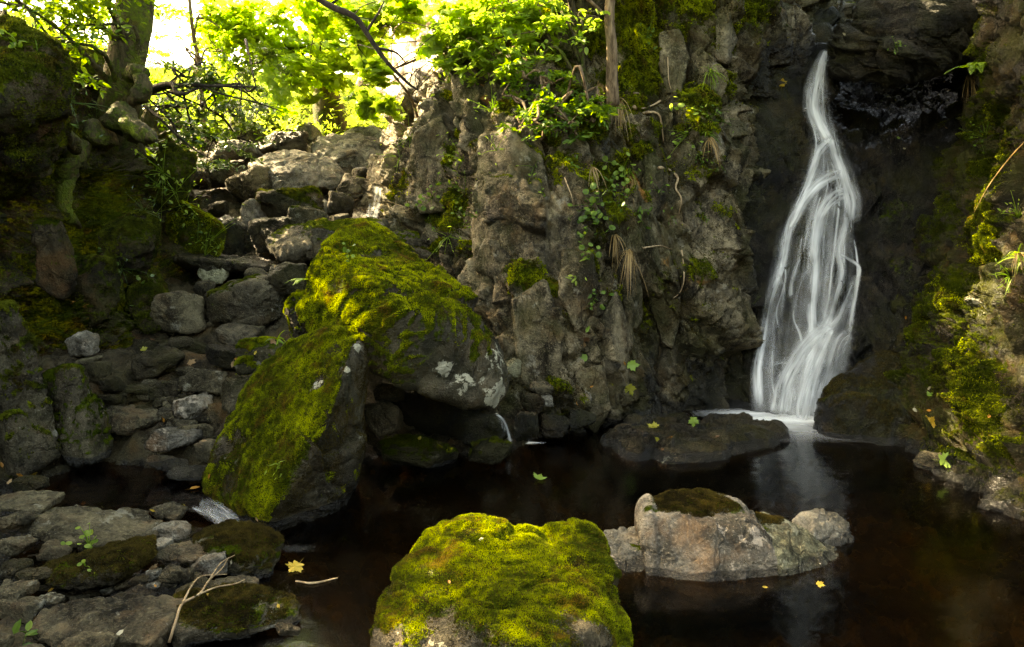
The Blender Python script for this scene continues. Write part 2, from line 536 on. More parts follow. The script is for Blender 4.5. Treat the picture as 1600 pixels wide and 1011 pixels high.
M['moss_brown'] = leaf_mat('brown_moss_shoot', (0.016, 0.012, 0.003), (0.075, 0.056, 0.012), 0.3, (1.3, 1.2, 0.6), rough=0.8, spec=0.1)
M['l_yellow'] = leaf_mat('yellow_fallen_leaf', (0.341, 0.205, 0.019), (0.446, 0.310, 0.043), 0.3, (1.1, 1, .8))
M['l_green'] = leaf_mat('green_fallen_leaf', (0.087, 0.186, 0.019), (0.223, 0.310, 0.050), 0.35, (1.1, 1, .8))
M['l_lime'] = leaf_mat('lime_fallen_leaf', (0.223, 0.236, 0.025), (0.372, 0.322, 0.050), 0.35, (1.1, 1, .8))
M['l_orange'] = leaf_mat('orange_fallen_leaf', (0.279, 0.105, 0.012), (0.409, 0.186, 0.031), 0.3, (1.1, 1, .8))
M['l_tan'] = leaf_mat('tan_fallen_leaf', (0.211, 0.118, 0.050), (0.360, 0.236, 0.124), 0.25, (1.1, 1, .8))
M['l_brown'] = leaf_mat('brown_fallen_leaf', (0.081, 0.037, 0.015), (0.174, 0.093, 0.043), 0.2, (1.1, 1, .8))
M['l_pale'] = leaf_mat('pale_fallen_leaf', (0.341, 0.298, 0.186), (0.446, 0.409, 0.285), 0.3, (1.1, 1, .8))

M['bark_moss'] = bark_mat('mossy_bark', (0.020, 0.016, 0.007), (0.085, 0.066, 0.028), 0.72)
M['bark'] = bark_mat('brown_bark', (0.055, 0.035, 0.018), (0.22, 0.15, 0.085), 0.0)
M['bark_dark'] = bark_mat('dark_bark', (0.010, 0.008, 0.006), (0.045, 0.033, 0.022), 0.0)
M['root'] = bark_mat('pale_root', (0.16, 0.105, 0.055), (0.42, 0.31, 0.18), -0.25)

def water_mat(name, tint, rough, ripple):
    t = NT(name)
    co = t.coords()
    fr = t.n('ShaderNodeFresnel'); fr.inputs[0].default_value = 1.33
    gl = t.n('ShaderNodeBsdfGlossy'); gl.inputs['Roughness'].default_value = rough
    tr = t.n('ShaderNodeBsdfTransparent'); tr.inputs[0].default_value = (*tint, 1)
    b = t.bump(t.math('ADD', t.noise(co, 2.4, 3, 0.5), t.math('MULTIPLY', t.noise(co, 9, 2, 0.5), 0.25)), ripple, 0.05)
    t.l(b, gl.inputs['Normal']); t.l(b, fr.inputs['Normal'])
    ms = t.n('ShaderNodeMixShader')
    t.l(fr.outputs[0], ms.inputs[0]); t.l(tr.outputs[0], ms.inputs[1]); t.l(gl.outputs[0], ms.inputs[2])
    t.l(ms.outputs[0], t.out.inputs[0])
    return t.m

M['water'] = water_mat('dark_peaty_water', (0.56, 0.38, 0.17), 0.13, 0.13)
M['water_up'] = water_mat('shallow_peaty_water', (0.66, 0.40, 0.19), 0.16, 0.5)

def fall_mat(name, gain):
    """silky falling water: white, see-through between its threads"""
    t = NT(name)
    uv = t.n('ShaderNodeUVMap'); uv.uv_map = 'uv'
    mp = t.n('ShaderNodeMapping'); t.l(uv.outputs[0], mp.inputs[0]); mp.inputs['Scale'].default_value = (1.0, 0.05, 1)
    s1 = t.noise(mp.outputs[0], 24, 3, 0.5)
    mp2 = t.n('ShaderNodeMapping'); t.l(uv.outputs[0], mp2.inputs[0]); mp2.inputs['Scale'].default_value = (1.0, 0.16, 1)
    s2 = t.noise(mp2.outputs[0], 9, 3, 0.6)
    st = t.math('ADD', t.math('MULTIPLY', t.ramp01(s1, 0.36, 0.70), 0.55), t.math('MULTIPLY', t.ramp01(s2, 0.36, 0.66), 0.60))
    a = t.math('MULTIPLY', t.math('MULTIPLY', t.attr('alpha'), st), gain * 1.25, True)
    d = t.n('ShaderNodeBsdfDiffuse'); d.inputs[0].default_value = (0.82, 0.83, 0.80, 1)
    tl = t.n('ShaderNodeBsdfTranslucent'); tl.inputs[0].default_value = (0.82, 0.83, 0.80, 1)
    m1 = t.n('ShaderNodeMixShader'); m1.inputs[0].default_value = 0.35
    t.l(d.outputs[0], m1.inputs[1]); t.l(tl.outputs[0], m1.inputs[2])
    tr = t.n('ShaderNodeBsdfTransparent')
    m2 = t.n('ShaderNodeMixShader')
    t.l(a, m2.inputs[0]); t.l(tr.outputs[0], m2.inputs[1]); t.l(m1.outputs[0], m2.inputs[2])
    t.l(m2.outputs[0], t.out.inputs[0])
    return t.m

M['fall'] = fall_mat('falling_water', 1.0)

def foam_mat():
    t = NT('foam')
    co = t.coords()
    a = t.math('MULTIPLY', t.attr('alpha'), t.math('ADD', 0.55, t.math('MULTIPLY', t.noise(co, 7, 3), 0.9)), True)
    d = t.n('ShaderNodeBsdfDiffuse'); d.inputs[0].default_value = (0.80, 0.80, 0.76, 1)
    tr = t.n('ShaderNodeBsdfTransparent')
    m2 = t.n('ShaderNodeMixShader')
    t.l(a, m2.inputs[0]); t.l(tr.outputs[0], m2.inputs[1]); t.l(d.outputs[0], m2.inputs[2])
    t.l(m2.outputs[0], t.out.inputs[0])
    return t.m
M['foam'] = foam_mat()

# ------------------------------------------------------------------ ground: one sheet from the pool bed up the stream to the hillside
GC = [(0.3, 2.2, -.35), (1.5, 2.2, -.35), (3, 2.5, -.3), (0, 3.2, -.35), (1.2, 3.5, -.35), (2.4, 3.6, -.35), (-0.2, 4.0, -.35), (1, 4.8, -.4), (2, 5.2, -.4),
      (0.3, 5.2, -.3), (2.6, 6.3, -.35), (3, 4.2, -.3), (0, 1, -.2), (2.5, 1, -.1), (-2.5, 1, .25), (4.6, 3, .3), (5, 6, .6), (0, -3, .4), (-5, -3, .9), (5, -3, .9)]
for q in [(250, 960, 2.83), (100, 960, 2.88), (-100, 950, 2.9), (20, 860, 3.25), (200, 840, 3.4), (320, 890, 3.3), (390, 850, 3.75), (460, 985, 2.95), (80, 800, 3.75), (-100, 780, 3.9),
          (150, 752, 4.75), (230, 762, 4.65), (310, 775, 4.45), (360, 800, 4.15),
          (200, 700, 4.75), (310, 712, 4.6), (120, 720, 4.75), (150, 625, 5.2), (250, 645, 5.05), (330, 645, 4.9), (250, 585, 5.45), (350, 585, 5.4), (430, 600, 5.1),
          (300, 525, 6.1), (400, 535, 6.0), (300, 450, 7.0), (400, 447, 6.9), (490, 490, 6.1), (350, 398, 7.9), (450, 388, 7.8), (560, 408, 7.4), (650, 448, 7.0), (700, 505, 6.4),
          (750, 615, 5.7), (650, 660, 5.5), (620, 745, 5.0), (760, 700, 5.2),
          (380, 326, 8.9), (500, 326, 8.8), (580, 336, 8.6), (400, 276, 9.7), (520, 276, 9.6), (590, 286, 9.5), (400, 229, 10.9), (500, 219, 11.1), (580, 234, 10.8),
          (330, 204, 12.5), (430, 178, 14), (540, 190, 13.5), (330, 145, 17), (430, 140, 18), (230, 150, 14), (120, 130, 12), (330, 112, 24), (480, 112, 24), (150, 100, 20)]:
    w_ = at(*q)
    if q[1] > 790 and q[0] < 340: w_ = np.array([w_[0], w_[1], .035])
    GC.append(tuple(w_))
GC += [(0, 14, 3.9), (3, 9, 2), (8, 9, 3), (8, 3, 2), (8, 16, 6), (-10, 5, 4.5), (-9, 1, 3), (-14, 12, 5), (0, 24, 6.5), (9, 25, 8), (-20, 25, 7), (-9, -4, 2)]
GC = np.array(GC)

def tps_fit(P, z, lam=0.02):
    n = len(P)
    d2 = ((P[:, None] - P[None]) ** 2).sum(-1)
    K = np.where(d2 > 0, d2 * np.log(np.maximum(d2, 1e-12)) * .5, 0) + lam * np.eye(n)
    A = np.zeros((n + 3, n + 3))
    A[:n, :n] = K; A[:n, n] = 1; A[:n, n + 1:] = P; A[n, :n] = 1; A[n + 1:, :n] = P.T
    return np.linalg.solve(A, np.concatenate([z, np.zeros(3)]))
_tw = tps_fit(GC[:, :2], GC[:, 2])

def ground_z(x, y):
    Q = np.stack([np.clip(x, -22, 11), np.clip(y, -6, 27)], 1)
    d2 = ((Q[:, None] - GC[None, :, :2]) ** 2).sum(-1)
    K = d2 * np.log(np.maximum(d2, 1e-12)) * .5
    z = K @ _tw[:-3] + _tw[-3] + Q @ _tw[-2:]
    far = np.maximum(np.hypot(np.maximum(np.abs(x + 5) - 17, 0), np.maximum(np.abs(y - 11) - 16, 0)), 0)
    return z + 0.10 * far ** 0.95 * np.exp(-far / 160)

def grid_axis(lo, hi, step, far, growth=1.22):
    core = list(np.arange(lo, hi + 1e-6, step))
    s, p = step, hi
    while p < far:
        s *= growth; p += s; core.append(p)
    s, p, pre = step, lo, []
    while p > -far:
        s *= growth; p -= s; pre.append(p)
    return np.array(pre[::-1] + core)

gx = grid_axis(-5.2, 3.6, 0.036, 260)
gy = grid_axis(2.0, 11.6, 0.036, 260)
X, Y = np.meshgrid(gx, gy, indexing='ij')
gx_, gy_ = X.ravel(), Y.ravel()
gz = np.concatenate([ground_z(a, b) for a, b in zip(np.array_split(gx_, 40), np.array_split(gy_, 40))])
GP = np.stack([gx_, gy_, gz], 1)
core = ((gx_ > -6) & (gx_ < 4) & (gy_ < 13)).astype(float)
rub = np.clip(core, 0.15, 1)
GP[:, 2] += rub * (0.16 * (facet(GP * [3.2, 3.2, 3.2], 5, 1.2) + .05) + 0.06 * facet(GP * 9.0, 6, 1.2) + 0.03 * fbm(GP * 14, 3, 8) - 0.07)
nI, nJ = len(gx), len(gy)
ii, jj = np.meshgrid(np.arange(nI - 1), np.arange(nJ - 1), indexing='ij')
a = (ii * nJ + jj).ravel()
GF = np.stack([a, a + nJ, a + nJ + 1, a + 1], 1)
mossg = sstep(10.5, 13, gy_) * 0.9 + 0.25 * sstep(0.1, 0.4, fbm(GP * 1.5, 3, 4)) * sstep(.2, .5, GP[:, 2])
wetg = 0.25 * (1 - sstep(0.02, 0.10, GP[:, 2])) + 0.35 * core
g = obj('ground', mk_mesh('ground', GP, GF, attrs={'moss': mossg, 'wet': wetg}), M['ground'])
tag(g, 'stony stream bed and hillside rising behind the boulders', 'ground', kind='structure')
keep = (gx_ > -12) & (gx_ < 8) & (gy_ > 0) & (gy_ < 30)
fk = keep[GF].all(1)
add_bvh(GP, GF[fk])
GROUND_T = [BV[0]]

# ------------------------------------------------------------------ rock walls of the gorge
def wall_grid(cols, nu, nv):
    C = np.array([[at(*p) if len(p) == 3 else np.array(p[1:]) for p in c] for c in cols])     # columns x rows x 3
    A = np.array([spline(C[:, j], nu) for j in range(C.shape[1])])                              # rows x nu x 3
    G = np.array([spline(A[:, i], nv) for i in range(nu)])                                      # nu x nv x 3
    return G

BLOB = 0.80
def make_wall(name, cols, nu, nv, mat, label, cat, amps, seed, moss=(), lichen=(), rust=(), wet=(), rot=(0.15, 0.4, 0.0), aniso=(1, 1, 0.5), mossbase=0.0,
              mossnz=0.55, wet_z=0.12, wetbase=0.0, flip=False, cushions=0.04):
    G = wall_grid(cols, nu, nv)
    P = G.reshape(-1, 3)
    i, j = np.meshgrid(np.arange(nu - 1), np.arange(nv - 1), indexing='ij')
    a = (i * nv + j).ravel()
    F = np.stack([a, a + nv, a + nv + 1, a + 1], 1)
    if flip: F = F[:, ::-1]
    N = vnormals(P, F)
    # painted growth is anchored in space where a line of sight meets the undisplaced wall
    bt = [BVHTree.FromPolygons(P.tolist(), F.tolist())]
    def blobs(lst):
        m = np.zeros(len(P))
        for (px, py, r, s) in lst:
            h = cast(px, py, bt)
            if h is None: continue
            c = np.array(h[0]); rr = r * c[1] / FPX
            m = np.maximum(m, s * np.exp(-((P - c) ** 2).sum(1) / (2 * (rr * BLOB) ** 2)))
        return m
    mb, lb, rb, wb = blobs(moss), blobs(lichen), blobs(rust), blobs(wet)
    RM = np.array(Matrix.Rotation(rot[0], 3, 'X') @ Matrix.Rotation(rot[1], 3, 'Y') @ Matrix.Rotation(rot[2], 3, 'Z'))
    W = P + 0.055 * np.stack([fbm(P * 1.7, 3, seed + 50), fbm(P * 1.7, 3, seed + 51), fbm(P * 1.7, 3, seed + 52)], 1)
    Q = (W @ RM.T) * np.array(aniso)
    c1, c2, c3 = [], [], []
    d = amps[0] * facet(Q * 1.15, seed, 1.15, 0, .45) + amps[1] * facet(Q * 2.9 + 5, seed + 1, 1.25, 0, .45, cell=c1) + amps[2] * facet(Q * 7.2 + 9, seed + 2, 1.4, 0, .45, cell=c2)
    d += amps[3] * facet(Q * 17 + 3, seed + 3, 1.5, 0, .45, cell=c3) + amps[4] * (fbm(P * 2.2, 3, seed + 4, 0.5) + 0.30 * fbm(P * 11, 4, seed + 6, 0.6))
    D = P + N * (d - 0.15 * amps[0])[:, None]
    tint = np.clip(0.62 * (c1[0] - .5) + 0.75 * (c2[0] - .5) + 0.5 * (c3[0] - .5), -.72, .9)
    N2 = vnormals(D, F)
    nz = N2[:, 2]
    m = mossbase + mossnz * sstep(0.05, 0.75, nz) * (0.6 + 0.8 * fbm(P * 1.6, 4, seed + 7)) + mb
    m = np.where(mb > 0.05, m, m)
    cush = sstep(0.35, 0.7, m + 0.5 * fbm(P * 5.0, 4, seed + 9))
    bump = np.abs(fbm(P * 6.5, 3, seed + 11)) * 1.1 + 0.35 * fbm(P * 22, 3, seed + 12)
    D = D + N * (cush * cushions * (0.4 + bump))[:, None]
    wt = wb + wetbase + 0.9 * (1 - sstep(0.0, wet_z, D[:, 2]))
    o = obj(name, mk_mesh(name, D, F, attrs={'moss': m, 'tint': tint, 'lichen': lb, 'rust': rb, 'wet': wt}), mat)
    tag(o, label, cat, kind='structure')
    # coarser copy for ray casts
    s = 3
    iu = np.arange(0, nu, s); iv = np.arange(0, nv, s)
    D2 = D.reshape(nu, nv, 3)[np.ix_(iu, iv)]
    i, j = np.meshgrid(np.arange(len(iu) - 1), np.arange(len(iv) - 1), indexing='ij')
    a = (i * len(iv) + j).ravel()
    add_bvh(D2.reshape(-1, 3), np.stack([a, a + len(iv), a + len(iv) + 1, a + 1], 1))
    return o, D, F, N2, m

back_cols = [
    [(572, 260, 16.5), (574, 200, 16.5), (576, 120, 16.6), (580, 20, 16.7), (585, -120, 17.0), (585, -300, 17.5)],
    [(598, 260, 14.6), (600, 200, 14.6), (602, 120, 14.7), (604, 20, 14.8), (610, -120, 15), (610, -300, 15.5)],
    [(640, 280, 12.4), (643, 200, 12.5), (648, 110, 12.6), (656, 10, 12.7), (672, -120, 12.9), (680, -300, 13.2)],
    [(720, 300, 10.6), (728, 200, 10.7), (740, 110, 10.8), (770, 10, 10.9), (800, -120, 11.0), (810, -300, 11.4)],
    [(850, 300, 10.4), (860, 200, 10.4), (880, 110, 10.4), (900, 10, 10.4), (920, -120, 10.5), (920, -300, 11)],
]
make_wall('far_cliff', back_cols, 140, 200, M['pale_cliff'], 'pale sunlit rock face behind the big central cliff', 'cliff', (0.25, 0.12, 0.05, 0.02, 0.03), 31,
          rust=[(560, 210, 40, .8), (600, 190, 30, .5), (555, 150, 40, .6)], moss=[(560, 100, 30, .4), (720, 230, 40, .8), (700, 60, 30, .4)], aniso=(1.6, 1.6, 0.35), rot=(0, 0.05, 0), mossnz=0.3)

central_cols = [
    [(700, 440, 11.8), (700, 330, 11.8), (720, 215, 11.6), (770, 125, 11.2), (850, 20, 11), (900, -200, 11), ('w', 1.5, 12.5, 6.3)],
    [(602, 425, 9.3), (614, 330, 9.1), (652, 215, 8.9), (716, 125, 8.7), (790, 20, 8.6), (840, -200, 9.3), ('w', 0.6, 11.5, 6.2)],
    [(655, 470, 7.6), (660, 380, 7.7), (672, 260, 7.9), (705, 150, 8.0), (775, 40, 8.1), (850, -200, 8.9), ('w', 0.8, 11.0, 6.2)],
    [(742, 570, 6.2), (738, 440, 6.5), (738, 300, 6.8), (745, 180, 7.1), (795, 40, 7.5), (850, -200, 8.4), ('w', 1.0, 11.0, 6.2)],
    [(810, 770, 5.6), (800, 560, 5.85), (792, 380, 6.2), (790, 220, 6.5), (825, 60, 7.1), (870, -200, 8.0), ('w', 1.2, 10.8, 6.2)],
    [(900, 750, 5.85), (890, 560, 6.0), (882, 380, 6.12), (878, 220, 6.48), (890, 60, 6.9), (900, -200, 7.8), ('w', 1.6, 10.6, 6.2)],
    [(1000, 730, 6.4), (995, 540, 6.4), (985, 380, 6.38), (980, 220, 6.62), (985, 60, 6.95), (985, -200, 7.7), ('w', 2.2, 10.6, 6.2)],
    [(1085, 710, 6.6), (1085, 540, 6.5), (1080, 380, 6.48), (1080, 220, 6.66), (1085, 60, 6.9), (1080, -200, 7.5), ('w', 2.9, 10.5, 6.2)],
    [(1122, 700, 6.6), (1118, 540, 6.7), (1112, 380, 6.8), (1122, 220, 6.9), (1150, 60, 7.05), (1150, -200, 7.5), ('w', 3.3, 10.5, 6.2)],
    [(1140, 690, 7.4), (1140, 540, 7.5), (1138, 380, 7.6), (1150, 220, 7.7), (1225, 60, 7.5), (1240, -200, 7.8), ('w', 3.8, 10.5, 6.2)],
    [(1180, 690, 8.6), (1180, 540, 8.6), (1180, 380, 8.7), (1200, 220, 8.7), (1300, 60, 8.8), (1300, -200, 8.8), ('w', 4.4, 10.5, 6.2)],
]
CENTRAL = make_wall('central_cliff', central_cols, 620, 600, M['cliff'], 'tall craggy grey cliff between stream and waterfall', 'cliff', (0.42, 0.20, 0.085, 0.034, 0.035), 41,
    moss=[(1000, 60, 40, .95), (1010, 110, 42, 1.0), (965, 130, 32, .9), (985, 30, 36, .8), (940, 60, 30, .8), (950, 150, 24, .8), (860, 50, 30, .7), (880, 100, 30, .6), (815, 60, 26, .5),
          (1085, 160, 30, .8), (1075, 210, 24, .6), (1150, 30, 36, .7), (1120, 70, 26, .7), (1130, 130, 22, .6), (1075, 20, 30, .8), (990, 160, 26, .7), (975, 215, 24, .6), (960, 265, 34, .6),
          (870, 275, 24, .85), (860, 240, 14, .6), (935, 280, 26, .6), (945, 335, 28, .6), (1090, 270, 28, .45), (1100, 330, 30, .4), (1000, 240, 18, .7), (1020, 205, 14, .7),
          (720, 260, 22, .9), (725, 320, 26, .8), (715, 365, 28, .95), (700, 385, 18, .7), (745, 170, 14, .8), (735, 210, 12, .8), (760, 110, 22, .8), (690, 120, 26, .9), (680, 290, 16, .7),
          (660, 305, 24, .6), (630, 230, 12, .7), (825, 440, 26, .8), (850, 455, 14, .9), (890, 420, 20, .7), (920, 380, 24, .5), (1000, 500, 30, .45), (975, 440, 18, .5), (840, 600, 26, .5), (860, 650, 22, .5),
          (870, 620, 24, .4), (1040, 260, 22, .35), (800, 190, 20, .6), (760, 230, 10, .5), (1010, 320, 16, .5), (905, 300, 20, .6), (1060, 60, 20, .6), (1040, 20, 26, .7), (905, 40, 26, .6), (700, 340, 24, .7), (745, 400, 20, .5), (860, 500, 20, .4), (1020, 440, 26, .45), (1075, 420, 24, .45), (960, 500, 18, .4), (915, 210, 30, .7), (890, 170, 26, .6), (1060, 480, 30, .3), (940, 470, 20, .4), (790, 430, 14, .3), (1060, 120, 10, .3)],
    lichen=[(770, 290, 20, .55), (785, 270, 12, .6), (1057, 110, 22, .2), (1000, 330, 12, .4), (905, 615, 12, .5), (790, 575, 10, .6), (930, 145, 10, .3), (965, 395, 10, .3), (720, 240, 20, .3)],
    rust=[(988, 290, 20, .8), (995, 310, 14, .8), (775, 170, 10, .6), (773, 150, 8, .6), (1035, 410, 22, .5), (1070, 440, 20, .45), (900, 400, 16, .35), (1075, 300, 26, .4)],
    wet=[(1110, 600, 70, .7), (1000, 640, 70, .6), (1120, 450, 40, .6), (930, 560, 40, .45), (1150, 250, 60, .8), (1130, 350, 40, .7), (900, 690, 60, .8), (830, 690, 40, .8), (1000, 590, 70, .5), (940, 240, 30, .6), (900, 230, 30, .5), (1190, 120, 60, .8), (1230, 60, 50, .8)],
    aniso=(1.25, 1.25, 0.42), mossnz=0.30, wetbase=0.05, cushions=0.055)

alcove_cols = [
    [(1085, 750, 7.2), (1090, 640, 7.25), (1100, 520, 7.3), (1110, 380, 7.4), (1120, 220, 7.5), (1140, 70, 7.6), (1150, -200, 7.9), ('w', 3.2, 10, 6)],
    [(1140, 740, 6.85), (1143, 640, 6.9), (1150, 520, 7.0), (1165, 380, 7.15), (1185, 220, 7.3), (1225, 80, 7.5), (1240, -200, 7.9), ('w', 3.5, 10, 6)],
    [(1190, 730, 6.5), (1195, 640, 6.6), (1205, 520, 6.85), (1222, 380, 7.1), (1248, 220, 7.4), (1262, 80, 7.7), (1280, -200, 8.8), ('w', 3.9, 10.2, 6)],
    [(1240, 730, 6.4), (1242, 640, 6.5), (1245, 520, 6.75), (1255, 380, 7.0), (1272, 220, 7.35), (1284, 84, 7.7), (1300, -30, 9.6), ('w', 4.6, 11, 6)],
    [(1300, 730, 6.4), (1300, 640, 6.5), (1302, 520, 6.75), (1305, 380, 7.05), (1310, 230, 7.5), (1315, 160, 8.6), (1325, 40, 9.4), ('w', 4.9, 11, 6)],
    [(1365, 730, 6.3), (1365, 640, 6.4), (1366, 520, 6.65), (1370, 380, 7.0), (1375, 230, 7.6), (1380, 170, 8.8), (1385, 40, 9.2), ('w', 5.2, 11, 6)],
    [(1420, 730, 6.0), (1422, 640, 6.2), (1428, 520, 6.5), (1435, 380, 6.9), (1445, 220, 7.5), (1450, 165, 8.5), (1455, 40, 9.0), ('w', 5.5, 11, 6)],
    [(1480, 740, 5.7), (1490, 640, 5.9), (1500, 520, 6.3), (1515, 380, 6.7), (1530, 220, 7.2), (1540, 150, 7.9), (1550, 0, 8.4), ('w', 5.9, 11, 6)],
    [(1560, 750, 5.5), (1570, 640, 5.7), (1580, 520, 6.1), (1590, 380, 6.4), (1600, 220, 6.8), (1610, 130, 7.2), (1620, -50, 7.6), ('w', 6.3, 11, 6)],
]
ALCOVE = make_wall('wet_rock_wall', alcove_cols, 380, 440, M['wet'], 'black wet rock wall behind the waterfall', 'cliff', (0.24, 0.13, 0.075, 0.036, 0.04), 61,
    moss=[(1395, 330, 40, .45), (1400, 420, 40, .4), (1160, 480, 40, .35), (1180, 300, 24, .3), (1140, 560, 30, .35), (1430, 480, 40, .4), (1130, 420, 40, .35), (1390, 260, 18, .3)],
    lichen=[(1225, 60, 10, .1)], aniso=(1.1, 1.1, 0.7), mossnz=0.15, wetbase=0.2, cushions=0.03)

right_cols = [
    [(1400, 790, 6.2), (1400, 700, 6.25), (1405, 600, 6.5), (1420, 450, 7.0), (1460, 300, 7.4), (1520, 150, 7.6), (1560, -150, 8.0), ('w', 6.0, 9.5, 5.5)],
    [(1432, 790, 5.3), (1428, 712, 5.4), (1435, 600, 5.95), (1452, 450, 6.5), (1495, 300, 6.9), (1538, 150, 7.0), (1562, -150, 7.4), ('w', 6.2, 9.0, 5.5)],
    [(1475, 810, 4.85), (1470, 725, 4.95), (1488, 620, 5.4), (1510, 470, 5.8), (1538, 320, 6.1), (1566, 160, 6.3), (1585, -150, 6.7), ('w', 6.4, 8.0, 5.5)],
    [(1535, 840, 4.45), (1530, 755, 4.55), (1550, 650, 4.85), (1572, 480, 5.1), (1588, 320, 5.4), (1600, 160, 5.6), (1620, -150, 6.0), ('w', 6.4, 7.0, 5.5)],
    [(1585, 880, 4.05), (1585, 790, 4.15), (1600, 690, 4.45), (1612, 500, 4.7), (1625, 320, 4.95), (1640, 160, 5.15), (1660, -150, 5.5), ('w', 6.6, 6.2, 5.5)],
    [(1680, 960, 3.5), (1680, 860, 3.6), (1690, 700, 3.9), (1700, 500, 4.1), (1712, 320, 4.35), (1725, 160, 4.55), (1750, -150, 4.9), ('w', 6.8, 5.2, 5.5)],
    [(1900, 1150, 2.7), (1900, 1000, 2.75), (1900, 750, 3.0), (1910, 500, 3.2), (1920, 320, 3.4), (1930, 160, 3.6), (1960, -150, 4.0), ('w', 7, 4.0, 5.5)],
    [('w', 3.5, -.4, -.4), ('w', 3.6, -.4, .3), ('w', 3.6, -.5, 1), ('w', 3.7, -.5, 1.7), ('w', 3.8, -.5, 2.4), ('w', 3.9, -.5, 3.4), ('w', 4.2, -.5, 4.6), ('w', 7, -.5, 5.6)],
    [('w', 2.4, -3.6, -.4), ('w', 2.4, -3.6, .3), ('w', 2.5, -3.6, 1), ('w', 2.6, -3.7, 1.7), ('w', 2.7, -3.8, 2.4), ('w', 2.9, -4, 3.4), ('w', 3.2, -4.2, 4.4), ('w', 6, -6, 5.4)],
]
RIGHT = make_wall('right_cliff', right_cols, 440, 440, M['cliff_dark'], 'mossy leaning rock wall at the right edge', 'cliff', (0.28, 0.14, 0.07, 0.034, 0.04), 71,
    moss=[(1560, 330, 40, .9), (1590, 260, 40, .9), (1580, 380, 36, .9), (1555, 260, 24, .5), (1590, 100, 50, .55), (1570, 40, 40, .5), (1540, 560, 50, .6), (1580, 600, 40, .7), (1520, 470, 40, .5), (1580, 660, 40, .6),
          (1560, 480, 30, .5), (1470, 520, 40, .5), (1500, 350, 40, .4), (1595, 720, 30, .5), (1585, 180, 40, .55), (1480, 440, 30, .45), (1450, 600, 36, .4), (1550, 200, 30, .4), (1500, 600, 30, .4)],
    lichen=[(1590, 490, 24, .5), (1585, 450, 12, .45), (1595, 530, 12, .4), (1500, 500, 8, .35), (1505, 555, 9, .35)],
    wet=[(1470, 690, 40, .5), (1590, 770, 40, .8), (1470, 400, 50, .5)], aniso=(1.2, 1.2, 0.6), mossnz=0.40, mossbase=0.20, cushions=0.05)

left_cols = [
    [('w', -3.2, 12.5, 2.6), ('w', -3.5, 12.3, 2.9), ('w', -4.0, 12.2, 3.1), ('w', -4.6, 12.2, 3.4), ('w', -5.4, 12.5, 3.8), ('w', -7.5, 13.5, 5.2), ('w', -10, 14, 6)],
    [(372, 425, 8.7), (338, 370, 8.8), (285, 305, 8.9), (245, 240, 9.0), (215, 195, 9.2), (120, 150, 10.5), ('w', -9, 12, 5.5)],
    [(345, 455, 7.3), (300, 385, 7.3), (262, 310, 7.3), (238, 245, 7.25), (190, 195, 7.5), (80, 140, 8.8), ('w', -8.5, 10, 5.2)],
    [(285, 525, 6.35), (255, 440, 6.35), (225, 340, 6.3), (205, 245, 6.25), (150, 165, 6.5), (50, 100, 7.6), ('w', -8, 8.5, 5.0)],
    [(205, 570, 5.85), (180, 460, 5.85), (155, 340, 5.8), (135, 230, 5.75), (95, 130, 5.95), (10, 60, 6.8), ('w', -8, 7, 5.0)],
    [(90, 590, 5.4), (80, 460, 5.4), (68, 340, 5.3), (55, 210, 5.25), (25, 90, 5.4), (-60, 20, 6.1), ('w', -8, 6, 5.0)],
    [(-70, 640, 4.8), (-70, 470, 4.8), (-70, 340, 4.7), (-75, 200, 4.65), (-100, 60, 4.8), (-200, -40, 5.4), ('w', -8, 5, 4.8)],
    [(-330, 800, 3.7), (-330, 500, 3.7), (-330, 350, 3.65), (-340, 180, 3.6), (-380, 20, 3.8), (-480, -100, 4.4), ('w', -8, 4, 4.6)],
    [('w', -3.7, 1.2, -.1), ('w', -3.7, 1.2, .7), ('w', -3.8, 1.2, 1.5), ('w', -3.9, 1.2, 2.4), ('w', -4.2, 1.2, 3.4), ('w', -5, 1.2, 4.2), ('w', -8, 1.2, 4.8)],
    [('w', -3.6, -1.5, 0), ('w', -3.6, -1.5, .8), ('w', -3.6, -1.5, 1.7), ('w', -3.7, -1.5, 2.6), ('w', -4, -1.5, 3.5), ('w', -5, -1.8, 4.4), ('w', -8, -2, 5)],
    [('w', -2.6, -4.2, .2), ('w', -2.6, -4.2, 1), ('w', -2.6, -4.3, 1.8), ('w', -2.7, -4.4, 2.6), ('w', -3, -4.6, 3.5), ('w', -4, -5.2, 4.3), ('w', -6, -8, 5)],
    [('w', .2, -5, .3), ('w', .2, -5, 1), ('w', .2, -5.1, 1.8), ('w', .2, -5.2, 2.6), ('w', .2, -5.4, 3.3), ('w', .2, -6, 4), ('w', .2, -9, 5)],
]
LEFT = make_wall('left_bank', left_cols, 560, 420, M['bank'], 'dark mossy earth and rock bank under the leaning tree', 'bank', (0.42, 0.20, 0.08, 0.03, 0.14), 81,
    moss=[(130, 110, 40, .6), (300, 340, 40, .6), (280, 310, 30, .6), (320, 380, 30, .6), (215, 330, 40, .45), (190, 400, 50, .45), (130, 420, 40, .4), (240, 400, 40, .5), (160, 360, 30, .4), (115, 260, 20, .5), (300, 290, 24, .6), (260, 260, 30, .5), (100, 500, 30, .3), (230, 460, 40, .4)],
    rust=[(130, 470, 20, .7), (145, 500, 20, .5), (15, 240, 16, .5), (90, 420, 20, .3)], aniso=(1.1, 1.1, 0.75), mossnz=0.60, mossbase=0.40, wetbase=0.05, cushions=0.09)

